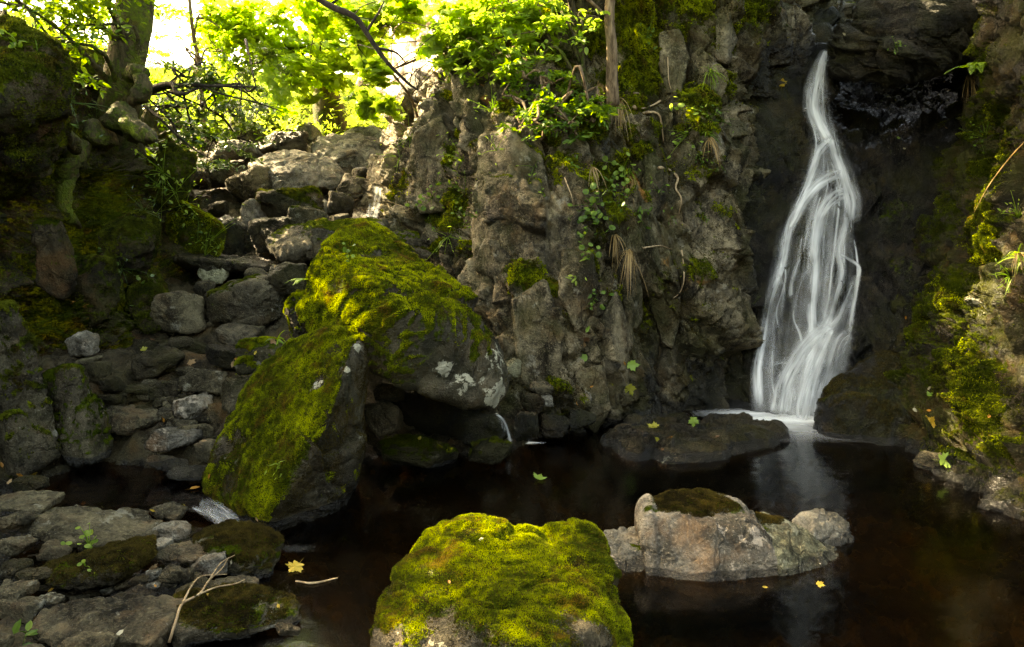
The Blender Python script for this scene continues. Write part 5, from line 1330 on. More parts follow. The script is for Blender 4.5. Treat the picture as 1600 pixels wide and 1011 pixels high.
# thread of water beneath the overhanging boulder tip
tc_ = empty('water_thread', tuple(zpt(805, 692, 0)))
tag(tc_, 'thin thread of water slipping into the pool under the largest boulder’s tip', 'waterfall')
for path, wd, al_ in (([(774, 646), (786, 656), (793, 672), (798, 692)], [6, 6, 5, 9], 0.75), ([(778, 650), (784, 662), (790, 676)], [5, 5, 4], 0.4)):
    o = strand_mesh('water_strand', path, wd, BV, al_, off=0.05, step=2.0)
    o.parent = tc_; o.matrix_parent_inverse = Matrix.Translation(-Vector(tc_.location))
foam_patch('foam', zpt(822, 693, 0), 0.16, 0.05, 0.007, tc_, 1.1)

# outflow of the upper pool
FLAT = [BVHTree.FromPolygons([(-6, 1, .075), (6, 1, .0), (6, 9, .0), (-6, 9, .075)], [(0, 1, 2, 3)])]
of_ = empty('outflow_rapid', tuple(zpt(335, 800, 0.08)))
tag(of_, 'short foaming rapid spilling from the upper pool between two stones', 'rapid')
for path, wd, al_ in (([(312, 784), (325, 790), (340, 798), (356, 808), (372, 822)], [18, 28, 36, 30, 20], 0.42), ([(300, 793), (316, 800), (332, 808), (346, 820)], [8, 14, 16, 10], 0.5), ([(330, 780), (342, 788), (356, 798), (368, 806)], [5, 8, 9, 8], 0.5)):
    o = strand_mesh('water_strand', path, wd, FLAT, al_, off=0.01, step=2.0, bulge=.2)
    o.parent = of_; o.matrix_parent_inverse = Matrix.Translation(-Vector(of_.location))
foam_patch('foam', zpt(455, 860, 0), 0.16, 0.06, 0.010, of_, 0.035)

# ------------------------------------------------------------------ leaves, stems, trees and plants
def fan(outline, cz=0.06):
    V = [(0, 0.42, cz)] + [(x, y, -0.10 * abs(x) - 0.06 * (y - .4) ** 2) for x, y in outline]
    n = len(outline)
    return np.array(V), np.array([(0, 1 + i, 1 + (i + 1) % n) for i in range(n)])
_half = [(0.0, 0.0), (0.16, -0.07), (0.40, -0.03), (0.30, 0.16), (0.56, 0.30), (0.46, 0.40), (0.60, 0.62), (0.34, 0.58), (0.30, 0.66), (0.20, 0.62), (0.17, 0.84), (0.08, 0.86)]
MAPLE = fan(_half + [(0.0, 1.05)] + [(-x, y) for x, y in _half[:0:-1]])
OVAL = (np.array([(0, 0, 0), (0.22, 0.28, 0.05), (0.20, 0.66, 0.04), (0, 1, -0.06), (-0.20, 0.66, 0.04), (-0.22, 0.28, 0.05), (0, 0.5, -0.02)]),
        np.array([(6, 0, 1), (6, 1, 2), (6, 2, 3), (6, 3, 4), (6, 4, 5), (6, 5, 0)]))
ROUNDL = fan([(math.sin(a) * .46, .46 - math.cos(a) * .48) for a in np.linspace(0, 2 * math.pi, 10, endpoint=False)])
NARROW = (np.array([(0, 0, 0), (0.11, 0.35, 0.03), (0, 1, -0.10), (-0.11, 0.35, 0.03)]), np.array([(0, 1, 2), (0, 2, 3)]))

def leaf_mesh(name, T, P, N, spin, size, var):
    V, F = inst(T[0], T[1], rotmats(N, spin), P, size)
    return mk_mesh(name, V, F, smooth=False, attrs={'var': np.repeat(var, len(T[0]))})

def clump_points(rs, clumps, n, flat=0.45):
    """leaf positions gathered in sprays: each clump is (centre, radius); leaves lie in thin tilted tiers, with gaps"""
    C = np.array([c[0] for c in clumps]); Rr = np.array([c[1] for c in clumps])
    # sub-sprays
    k = 7
    S = np.repeat(C, k, 0) + rs.normal(size=(len(C) * k, 3)) * np.repeat(Rr, k)[:, None] * [0.55, 0.55, 0.42]
    SR = np.repeat(Rr, k) * rs.uniform(0.22, 0.5, len(S))
    TN = rs.normal(size=(len(S), 3)) * 0.35 + [0, 0, 1]
    TN /= np.linalg.norm(TN, axis=1)[:, None]
    w = SR ** 2; w /= w.sum()
    i = rs.choice(len(S), n, p=w)
    d = rs.normal(size=(n, 3)) * 0.6
    dn = (d * TN[i]).sum(1)
    d = d - TN[i] * (dn * (1 - flat * 0.4))[:, None]
    P = S[i] + d * SR[i][:, None]
    N = TN[i] + rs.normal(size=(n, 3)) * 0.38
    var = np.clip(0.5 + 0.25 * rs.normal(size=n) + 0.3 * fbm(P * 1.3, 2, 3), 0, 1)
    return P, N, var, S

def child(o, parent):
    o.parent = parent
    o.matrix_parent_inverse = Matrix.Translation(-Vector(parent.location))
    return o

def tree(name, label, cat, trunk, rad, clumps, nleaf, leafsize, T, leafm, barkm, seed, limbs=True, group=None, extra_limbs=(), mossy=0.0, wob=0.12, twig=0.012):
    """trunk (> knots), limbs reaching into each spray of the crown, leafy crown"""
    rs = np.random.default_rng(seed)
    base = np.array(trunk[0])
    t = empty(name, tuple(base))
    tag(t, label, cat, group)
    V, F = tube(trunk, rad, 14, 26, wob, seed)
    o = obj('trunk', tubes_mesh('trunk', [(V, F)]), barkm, None); child(o, t)
    if clumps:
        P, N, var, S = clump_points(rs, clumps, nleaf)
        o = obj('crown', leaf_mesh('crown', T, P, N, rs.uniform(0, 6.28, nleaf), leafsize * rs.uniform(.45, 1.25, nleaf), var), leafm); child(o, t)
        if limbs:
            its = []
            tr = np.array(trunk)
            for (c, r) in clumps:
                c = np.array(c)
                a = tr[np.argmin(((tr - (c - [0, 0, r])) ** 2).sum(1) + rs.random(len(tr)) * .2)]
                mid = a * .5 + c * .5 + rs.normal(size=3) * .12 + [0, 0, .1]
                its.append(tube([a, mid, c, c + (c - a) * .12], [rad[-1] * .28 + twig * .5, twig * 1.15, twig * .65, .003], 6, 12))
            for k in range(0, len(S), 2):
                c = np.array(clumps[k // 7][0])
                its.append(tube([c, (c + S[k]) / 2 + rs.normal(size=3) * .04, S[k]], [twig, twig * .6, .003], 5, 7))
            o = obj('limbs', tubes_mesh('limbs', its), barkm); child(o, t)
    for k, (pth, rd) in enumerate(extra_limbs):
        o = obj('limb', tubes_mesh('limb', [tube(pth, rd, 9, 16, wob, seed + k)]), barkm); child(o, t)
    return t

def A3(*q): return tuple(at(*q))

# leaning mossy tree on the left bank
lt = tree('leaning_tree', 'thick mossy leaning trunk rooted on top of the left bank', 'tree',
    [A3(176, 232, 6.85), A3(182, 200, 6.7), A3(189, 150, 6.5), A3(200, 80, 6.4), A3(212, 10, 6.45), A3(228, -90, 6.5), A3(250, -260, 6.5), A3(255, -420, 6.4)],
    [0.28, 0.195, 0.160, 0.148, 0.142, 0.135, 0.12, 0.10],
    [(A3(40, 10, 5.6), .55), (A3(110, 40, 5.9), .45), (A3(10, 60, 5.2), .40), (A3(150, -20, 5.9), .5), (A3(70, -60, 5.6), .6), (A3(60, 60, 7.0), .5),
     ((-3.4, 5.0, 5.3), .9), ((-2.6, 6.4, 5.9), .9), ((-4.4, 4.2, 5.2), .9), ((-2.2, 5.2, 6.4), .9), ((-3.6, 6.8, 6.4), .9), ((-3.2, 3.2, 5.6), .9), ((-4.6, 6.0, 6.0), .9), ((-1.5, 6.3, 6.4), .7)],
    12000, 0.072, OVAL, M['leaf_green'], M['bark_moss'], 21)
for lab_, pth, rd in (('burl', [A3(210, 118, 6.32), A3(222, 126, 6.25), A3(220, 146, 6.25), A3(206, 158, 6.35)], [.04, .065, .08, .04]),
                      ('burl', [A3(200, 116, 6.35), A3(214, 112, 6.28), A3(226, 116, 6.25)], [.06, .07, .05])):
    child(obj(lab_, tubes_mesh(lab_, [tube(pth, rd, 12, 16, .35, 5)]), M['bark_moss']), lt)
def hug(q, r):
    h = cast(q[0], q[1], [BV[5]])
    return tuple(np.array(h[0]) + np.array(h[1]) * r) if h else A3(*q, 6.0)
for k, (pth, rd) in enumerate((([A3(190, 185, 6.2), A3(208, 200, 6.05), A3(232, 212, 5.95), A3(245, 220, 5.9)], [.13, .10, .05, .012]),
                               ([A3(165, 205, 6.15)] + [hug(q, -.01) for q in ((135, 228), (112, 250), (98, 280), (101, 310), (110, 338), (124, 356))], [.12, .09, .07, .075, .06, .045, .02]),
                               ([A3(120, 230, 5.7), A3(85, 195, 5.3), A3(70, 203, 5.15), A3(50, 215, 5.1)], [.05, .045, .04, .03]))):
    child(obj('root', tubes_mesh('root', [tube(pth, rd, 14, 34, .55, 60 + k)]), M['bark_moss']), lt)

# dark mossy overhang at the far left
o_ = hull_rock('mossy_overhang', [(-60, 70, 5.0), (10, 58, 5.0), (58, 64, 5.0), (78, 95, 5.0), (90, 135, 4.95), (84, 165, 4.95), (70, 200, 5.0), (40, 280, 5.1), (-60, 320, 5.0), (20, 150, 4.6), (60, 120, 4.7), (-60, 150, 4.5), (0, 100, 5.7), (80, 130, 5.6), (40, 300, 5.5)],
    M['bank'], 'dark mossy earth overhang at the left edge below the leaves', 26, level=6, p=18, rough=1.6, moss=.4, mossnz=.5, cat='overhang')
moss_coat(o_[0], o_[1], o_[2], o_[3], 40000, .014, M['moss_dark'], 66, .5)

hull_rock('mossy_boulder', [(85, 80, 6.9), (135, 75, 6.9), (165, 100, 6.8), (160, 135, 6.6), (90, 140, 6.6), (80, 110, 6.7), (120, 110, 6.4), (120, 110, 7.4)], M['brown'], 'rounded green mossy boulder on the bank left of the leaning trunk', 25, level=5, p=14, moss=.35, mossnz=.5, cat='boulder')

# sunlit trees and bushes up the stream
BG = [
 ('sycamore', 'bright yellow-green sycamore spreading over the head of the stream', [A3(522, 215, 11.9), A3(514, 165, 11.8), A3(504, 105, 11.7), A3(494, 30, 11.6), A3(485, -60, 11.5), A3(470, -200, 11.5)], [.30, .24, .17, .13, .11, .08],
  [(A3(400, 40, 10.8), .75), (A3(450, 75, 10.9), .7), (A3(500, 30, 10.6), .7), (A3(545, 75, 11), .5), (A3(420, 110, 10.8), .6), (A3(480, 105, 11), .5), (A3(370, 90, 10.8), .6), (A3(560, 20, 10.9), .6), (A3(600, 40, 10.6), .3), (A3(580, 120, 10.8), .25), (A3(350, 20, 11), .5), (A3(610, 10, 10.6), .5), (A3(515, 90, 10.9), .35)],
  8500, .096, MAPLE, 'leaf_yg'),
 ('bush', 'light green bush on the sunny slope beyond the leaning trunk', [A3(300, 190, 15), A3(305, 120, 15), A3(310, 60, 15)], [.08, .06, .03],
  [(A3(262, 20, 15), .8), (A3(360, 60, 15), .8), (A3(330, 120, 14.5), .6), (A3(390, 20, 15), .8)], 2600, .12, OVAL, 'leaf_yg'),
 ('bush', 'sunlit bush hanging over the slope behind the leaning trunk', [A3(255, 200, 12), A3(262, 160, 12), A3(275, 120, 12)], [.06, .04, .02],
  [(A3(250, 185, 11.8), .4), (A3(285, 170, 11.6), .4), (A3(250, 100, 12.6), .5), (A3(330, 205, 11.6), .35)], 2200, .075, OVAL, 'leaf_yg'),
 ('bush', 'pale leafy bush at the upper left behind the dead trunk', [A3(110, 130, 9), A3(105, 80, 9), A3(100, 20, 9)], [.06, .05, .03],
  [(A3(130, 40, 9), .55), (A3(60, 20, 9), .6), (A3(160, 80, 9.4), .4), (A3(20, 10, 9), .6), (A3(175, 10, 9), .5), (A3(60, 80, 8.6), .4)], 3800, .075, OVAL, 'leaf_yg'),
 ('slender_sapling', 'thin bare-stemmed sapling against the white gap of light', [A3(318, 200, 10), A3(312, 105, 10), A3(303, 60, 10), A3(296, 0, 10), A3(288, -80, 10)], [.035, .03, .026, .022, .02],
  [(A3(325, 30, 10), .28), (A3(310, 90, 9.8), .25), (A3(345, 80, 10), .3), (A3(280, -60, 10), .6)], 500, .075, OVAL, 'leaf_green'),
]
for k, (nm, lab_, tr_, rd, cl, nl, sz, T, lm) in enumerate(BG):
    tree(nm, lab_, {'bush': 'bush', 'sycamore': 'tree', 'slender_sapling': 'sapling'}[nm], tr_, rd, cl, nl, sz, T, M[lm], M['bark_moss'] if nm == 'sycamore' else M['bark'], 300 + k, wob=.3 if nm == 'sycamore' else .1)

tree('holly_shrub', 'glossy dark green shrub reaching out from the leaning trunk', 'shrub',
    [A3(228, 150, 7.2), A3(250, 138, 7.1), A3(290, 133, 7.0), A3(330, 134, 7.0), A3(400, 136, 7.1)], [.03, .026, .02, .014, .006],
    [(A3(290, 120, 7.2), .22), (A3(330, 125, 7.3), .24), (A3(375, 130, 7.5), .26), (A3(320, 160, 7.2), .2), (A3(270, 165, 7.2), .2), (A3(300, 205, 7.4), .26), (A3(335, 215, 7.6), .28), (A3(280, 225, 7.3), .22), (A3(370, 215, 8.0), .25), (A3(360, 175, 7.8), .22), (A3(410, 165, 8.5), .28), (A3(390, 100, 8), .3)],
    4600, .060, OVAL, M['leaf_dark'], M['bark_dark'], 340, extra_limbs=[([A3(225, 165, 7.0), A3(250, 185, 6.9), A3(275, 210, 6.9), A3(310, 238, 7.0), A3(335, 250, 7.2)], [.014, .012, .011, .008, .003]), ([A3(236, 138, 7.1), A3(268, 131, 7.0), A3(276, 145, 6.95), A3(290, 146, 6.95), A3(310, 137, 7.0)], [.03, .026, .022, .018, .008]),
      ([A3(300, 130, 7.0), A3(350, 148, 7.0), A3(400, 160, 7.2), A3(450, 178, 7.4)], [.01, .009, .008, .003])])

tree('overhanging_branch', 'bare dark crooked branch hanging into view from above, with yellow-green leaves', 'branch',
    [A3(440, -60, 6.8), A3(500, 0, 6.8), A3(552, 25, 6.7), A3(572, 50, 6.7), A3(590, 78, 6.7), A3(612, 105, 6.7), A3(640, 132, 6.75), A3(653, 141, 6.8)], [.032, .028, .026, .022, .02, .017, .012, .006],
    [(A3(590, 110, 7.3), .18), (A3(610, 165, 7.6), .14), (A3(570, 160, 7.8), .2), (A3(710, 70, 7.2), .2), (A3(560, 60, 7.4), .25), (A3(700, 40, 7.0), .3), (A3(600, 0, 7.2), .35)],
    1500, .10, MAPLE, M['leaf_yg'], M['bark_dark'], 350, twig=.004, extra_limbs=[([A3(572, 50, 6.7), A3(590, 22, 6.7), A3(600, 2, 6.7)], [.014, .010, .006]), ([A3(590, 75, 6.7), A3(618, 82, 6.7), A3(634, 98, 6.7)], [.013, .010, .004]), ([A3(560, 28, 6.7), A3(555, 42, 6.7)], [.008, .003]), ([A3(515, 8, 6.8), A3(540, -10, 6.8)], [.012, .008])])

tree('leafy_sapling', 'drooping sapling whose lime leaves veil the cliff’s left shoulder', 'sapling',
    [A3(655, 190, 7.9), A3(640, 150, 7.7), A3(610, 110, 7.5), A3(590, 70, 7.4)], [.016, .014, .01, .006],
    [(A3(720, 60, 6.9), .25), (A3(760, 40, 6.7), .25), (A3(770, 85, 6.6), .22), (A3(730, 15, 6.9), .25), (A3(800, 20, 6.6), .22), (A3(745, 120, 6.8), .14), (A3(830, 60, 6.7), .18), (A3(795, 100, 6.5), .16), (A3(740, 85, 6.8), .2), (A3(785, 5, 6.6), .22), (A3(840, 10, 6.5), .2), (A3(855, 45, 6.4), .14)],
    4600, .080, OVAL, M['leaf_yg'], M['bark'], 360, twig=.005)
tree('brown_sapling', 'smooth brown curved trunk growing from the mossy cliff top', 'sapling',
    [A3(958, 165, 6.55), A3(956, 120, 6.5), A3(956, 75, 6.45), A3(952, 30, 6.45), A3(955, -20, 6.45), A3(965, -110, 6.4), A3(960, -260, 6.2)], [.06, .052, .045, .043, .042, .04, .03],
    [(A3(940, -250, 6.0), .7), (A3(1040, -200, 6.0), .7), (A3(860, -180, 6.0), .7), (A3(1000, -330, 5.6), .9), (A3(1150, -260, 5.6), .8), (A3(800, -280, 5.6), .8)], 2500, .08, OVAL, M['leaf_green'], M['bark'], 370, wob=.08)
tree('clifftop_sunblock_tree', 'unseen leafy tree added on the cliff top to keep sun off the gorge', 'tree',  # added out of view; clumps sit on sun paths to shade pool and right wall
    [(2.2, 9.4, 5.9), (2.1, 9.0, 7.0), (1.9, 8.4, 8.2), (1.6, 7.8, 9.2)], [.22, .18, .14, .08],
    [((.6, 7.2, 8.2), 1.1), ((2.2, 6.6, 8.4), 1.1), ((3.4, 7.4, 8.4), 1.1), ((1.2, 8.6, 9.2), 1.2), ((2.8, 5.6, 8.8), 1.0), ((.8, 5.8, 9.0), 1.0), ((-.4, 8.2, 8.8), 1.0), ((0, 6.4, 7.4), .9), ((1.6, 5.4, 7.6), .9), ((3.6, 6.0, 7.8), .9), ((-.3, 6.6, 5.8), .8), ((.6, 6.0, 5.5), .8), ((-1.2, 6.8, 6.4), .8), ((.2, 5.5, 5.2), .7), ((1.4, 5.6, 5.9), .7)], 12500, .14, MAPLE, M['leaf_green'], M['bark'], 371)
tree('bank_sunblock_tree', 'unseen spreading tree added on the left bank to block sun from the foreground', 'tree',  # added out of view as a blocker, keeping direct sun off boulders and cliff
    [(-6.2, 3.2, 4.6), (-6.0, 3.3, 6.0), (-5.6, 3.6, 7.6), (-5.2, 4.0, 9.4)], [.28, .22, .17, .09],
    [((-5.2, 3.0, 7.4), 1.2), ((-4.2, 4.6, 7.6), 1.2), ((-3.6, 3.0, 6.8), 1.1), ((-5.6, 5.0, 8.2), 1.2), ((-4.4, 2.0, 7.6), 1.2), ((-3.0, 4.4, 7.0), 1.1), ((-3.2, 6.0, 7.4), 1.1), ((-5.2, 6.6, 8.4), 1.2), ((-2.2, 3.4, 6.8), 1.0), ((-2.4, 5.6, 7.6), 1.0), ((-5.5, 7.2, 6.0), 1.0), ((-5.6, 10.3, 5.8), .6), ((-5.6, 8.2, 6.2), 1.0), ((-5.2, 8.0, 5.6), .9), ((-6.4, 8.0, 6.9), 1.1), ((-6.2, 9.0, 6.8), .9), ((-4.6, 5.4, 5.4), 1.0), ((-6.0, 6.0, 6.6), 1.2), ((-5.4, 4.4, 5.3), 1.1), ((-1.7, 7.2, 6.8), .8), ((-6.0, 4.2, 9.0), 1.2)], 17000, .15, MAPLE, M['leaf_green'], M['bark'], 372)
tree('mossy_sapling', 'pale thin trunk with mossy fork left of the brown curved trunk', 'sapling',
    [A3(914, 150, 6.55), A3(911, 110, 6.5), A3(905, 60, 6.6), A3(895, 20, 6.6), A3(888, -30, 6.6), A3(880, -120, 6.5)], [.022, .024, .03, .03, .028, .022],
    [(A3(870, 40, 6.5), .16), (A3(840, 90, 6.4), .18), (A3(910, 30, 6.4), .14), (A3(860, -120, 6.3), .5), (A3(905, 70, 6.35), .12)], 750, .07, OVAL, M['leaf_yg'], M['bark_moss'], 380, extra_limbs=[([A3(912, 66, 6.5), A3(910, 100, 6.45), A3(907, 160, 6.4)], [.011, .010, .007]), ([A3(900, 45, 6.6), A3(880, 25, 6.5), A3(860, 30, 6.4)], [.008, .006, .003])])
tree('rowan_bush', 'dense dark green leafy bush hanging on the cliff below the thin trunks', 'bush',
    [A3(905, 165, 6.5), A3(880, 170, 6.35), A3(850, 180, 6.25), A3(825, 185, 6.2)], [.014, .011, .008, .004],
    [(A3(905, 165, 6.2), .16), (A3(870, 170, 6.15), .18), (A3(840, 160, 6.15), .18), (A3(925, 185, 6.15), .14), (A3(890, 190, 6.1), .16), (A3(850, 195, 6.1), .14), (A3(815, 195, 6.2), .14), (A3(930, 160, 6.2), .12), (A3(800, 150, 6.4), .14), (A3(865, 130, 6.3), .16), (A3(820, 120, 6.4), .14), (A3(790, 205, 6.3), .08)],
    2100, .062, OVAL, M['leaf_green'], M['bark'], 390)

# ---- small plants
def on(px, py):
    h = cast(px, py)
    return np.array(h[0]), np.array(h[1])

def blades(rs, P, N, n, length, width, droop, lean=.8):
    """grass blades: narrow curved strips, returns V, F(quads), var"""
    Vs, Fs, var, o = [], [], [], 0
    for k in range(n):
        d = N + rs.normal(size=3) * lean
        d /= np.linalg.norm(d)
        L = length * rs.uniform(.55, 1.1)
        s = np.cross(d, rs.normal(size=3)); s /= np.linalg.norm(s)
        p = P + rs.normal(size=3) * length * .05
        m = 6
        for i in range(m + 1):
            t = i / m
            q = p + d * L * t + np.array([0, 0, -1]) * droop * L * t * t
            w = width * (1 - t) ** .6 * (.5 + .5 * min(1, t * 4)) / 2 + .0004
            Vs += [q - s * w, q + s * w]
        for i in range(m):
            a = o + 2 * i
            Fs.append((a, a + 1, a + 3, a + 2))
        var += [rs.random()] * (2 * m + 2)
        o += 2 * m + 2
    return np.array(Vs), np.array(Fs), np.array(var)

def tuft(name, px, py, n, length, width, droop, mat, label, cat, seed, group=None, lean=.8, toward=None):
    rs = np.random.default_rng(seed)
    P, N = on(px, py)
    if toward is not None: N = N * .4 + np.array(toward)
    V, F, var = blades(rs, np.zeros(3), N / np.linalg.norm(N), n, length, width, droop, lean)
    o = obj(name, mk_mesh(name, V, F, attrs={'var': var}), mat, loc=tuple(P))
    tag(o, label, cat, group)
    return o

def fern(px, py, nf, length, label, seed, Y=None, mat='fern', toward=(0, -.5, .6), droop=.5):
    rs = np.random.default_rng(seed)
    if Y is None: P, N = on(px, py)
    else: P, N = at(px, py, Y), np.array([0, -.3, 1.0])
    t = empty('fern', tuple(P)); tag(t, label, 'fern')
    for k in range(nf):
        a = rs.uniform(0, 6.28)
        d = N * .5 + np.array(toward) + np.array([math.cos(a), math.sin(a) * .8, rs.uniform(-.1, .3)]) * .9
        d /= np.linalg.norm(d)
        L = length * rs.uniform(.65, 1.1)
        tt = np.linspace(0, 1, 24)[:, None]
        C = d * L * tt + np.array([0, 0, -1]) * droop * L * tt ** 2.2
        T = np.gradient(C, axis=0); T /= np.linalg.norm(T, axis=1)[:, None]
        S = np.cross(T, [0, 0, 1]); S /= np.maximum(np.linalg.norm(S, axis=1), 1e-6)[:, None]
        U = np.cross(S, T)
        Vs, Fs, var = [], [], []
        for i in range(3, 24):
            f = i / 23
            ln = L * .26 * (1 - f) ** .75 * min(1, f * 5) + .003
            for sg in (-1, 1):
                dirp = S[i] * sg * .9 + T[i] * .42 - U[i] * .12
                w = L * .026
                b = len(Vs)
                Vs += [C[i] - T[i] * w * .6, C[i] + dirp * ln * .5 - T[i] * w, C[i] + dirp * ln, C[i] + dirp * ln * .5 + T[i] * w]
                Fs.append((b, b + 1, b + 2, b + 3)); var += [rs.uniform(.2, .9)] * 4
        for i in range(23):
            b = len(Vs)
            w = .0035 * (1 - i / 26)
            Vs += [C[i] - S[i] * w, C[i] + S[i] * w, C[i + 1] + S[i + 1] * w, C[i + 1] - S[i + 1] * w]; Fs.append((b, b + 1, b + 2, b + 3)); var += [.6] * 4
        obj('frond', mk_mesh('frond', np.array(Vs), np.array(Fs), smooth=False, attrs={'var': np.array(var)}), M[mat], t)
    return t

def leafy_plant(px, py, n, spread, size, T, mat, label, seed, group=None, name='leafy_plant', cat='plant', hang=.2):
    """short stems carrying leaves that face the light"""
    rs = np.random.default_rng(seed)
    P, N = on(px, py)
    t = empty(name, tuple(P)); tag(t, label, cat, group)
    s = np.array([spread, spread * .35, spread * 1.0])
    E = rs.normal(size=(n, 3)) * s * .5 + N * spread * .35 + [0, -.02, 0]
    LN = np.array([0, -.55, .7]) + rs.normal(size=(n, 3)) * .4
    obj('leaves', leaf_mesh('leaves', T, E, LN, rs.uniform(0, 6.28, n), size * rs.uniform(.6, 1.2, n), np.clip(rs.normal(.5, .25, n), 0, 1)), mat, t)
    its = [tube([np.zeros(3), E[k] * .5 + [0, 0, .01], E[k]], [.003, .002, .0012], 4, 6) for k in range(0, n, 2)]
    V = tubes_mesh('stems', its, attrs={'var': np.full(sum(len(i[0]) for i in its), .4)})
    obj('stems', V, mat, t)
    return t

fern(480, 438, 6, .16, 'small bright fern sprouting from the left flank of the largest boulder', 1)
fern(335, 172, 9, .75, 'sunlit pale fern on the slope above the upper boulders', 2, Y=11.3)
fern(345, 165, 7, .6, 'second sunlit fern behind the pale one on the slope', 12, Y=12.2)
fern(482, 168, 9, .55, 'feathery fern left of the old sycamore trunk', 3, Y=11.2)
fern(1525, 105, 6, .26, 'green fern growing beside the jammed boulder on the right wall', 4, toward=(-.9, -.5, .2), droop=.45)
fern(240, 246, 6, .3, 'bright fern under the leaning trunk’s pointed root', 5)
tuft('grass_tuft', 432, 532, 9, .19, .012, .55, M['grass'], 'tuft of broad grass blades on the moss-covered block', 'grass', 11, lean=.55)
tuft('grass_tuft', 1110, 112, 26, .22, .010, .75, M['grass'], 'lush grass tuft drooping from the cliff above the waterfall’s left side', 'grass', 12, toward=(0, -.7, .5))
tuft('grass_tuft', 1592, 400, 18, .18, .010, .7, M['grass'], 'bright grass tuft on the right wall near the picture edge', 'grass', 13, toward=(-.5, -.5, .4))
tuft('grass_tuft', 985, 268, 22, .14, .007, .7, M['grass'], 'grass tuft above the rust-coloured patch on the cliff', 'grass', 14, toward=(0, -.7, .5))
tuft('grass_tuft', 866, 82, 24, .2, .009, .7, M['grass'], 'grass tuft under the sapling leaves on the upper cliff', 'grass', 15, toward=(0, -.7, .5))
tuft('grass_tuft', 1105, 208, 12, .14, .008, .6, M['grass'], 'small grass tuft with dead blades below the lush drooping tuft', 'grass', 16, toward=(0, -.7, .5))
for k, (px, py, n, L, lab_) in enumerate([(938, 132, 40, .2, 'straw-coloured dead tuft left of the brown curved trunk'), (966, 156, 44, .2, 'straw-coloured dead tuft at the foot of the brown curved trunk'), (986, 278, 40, .2, 'straw tuft over the rust-coloured patch'),
     (960, 368, 26, .16, 'straw tuft in the middle of the cliff below the green ivy'), (983, 392, 34, .22, 'straw tuft lowest on the cliff'), (1107, 218, 20, .16, 'straw tuft below the lush grass on the cliff'), (1515, 118, 34, .26, 'long hanging dead blades under the fern on the right wall'), (925, 262, 16, .16, 'thin straw tuft left of the rust-coloured patch'), (1590, 398, 20, .14, 'straw blades under the bright grass on the right wall')]):
    tuft('dead_grass_tuft', px, py, n, L, .009, 1.3, M['straw'], lab_, 'dead grass', 30 + k, lean=.35, toward=(0, -.8, -.1))

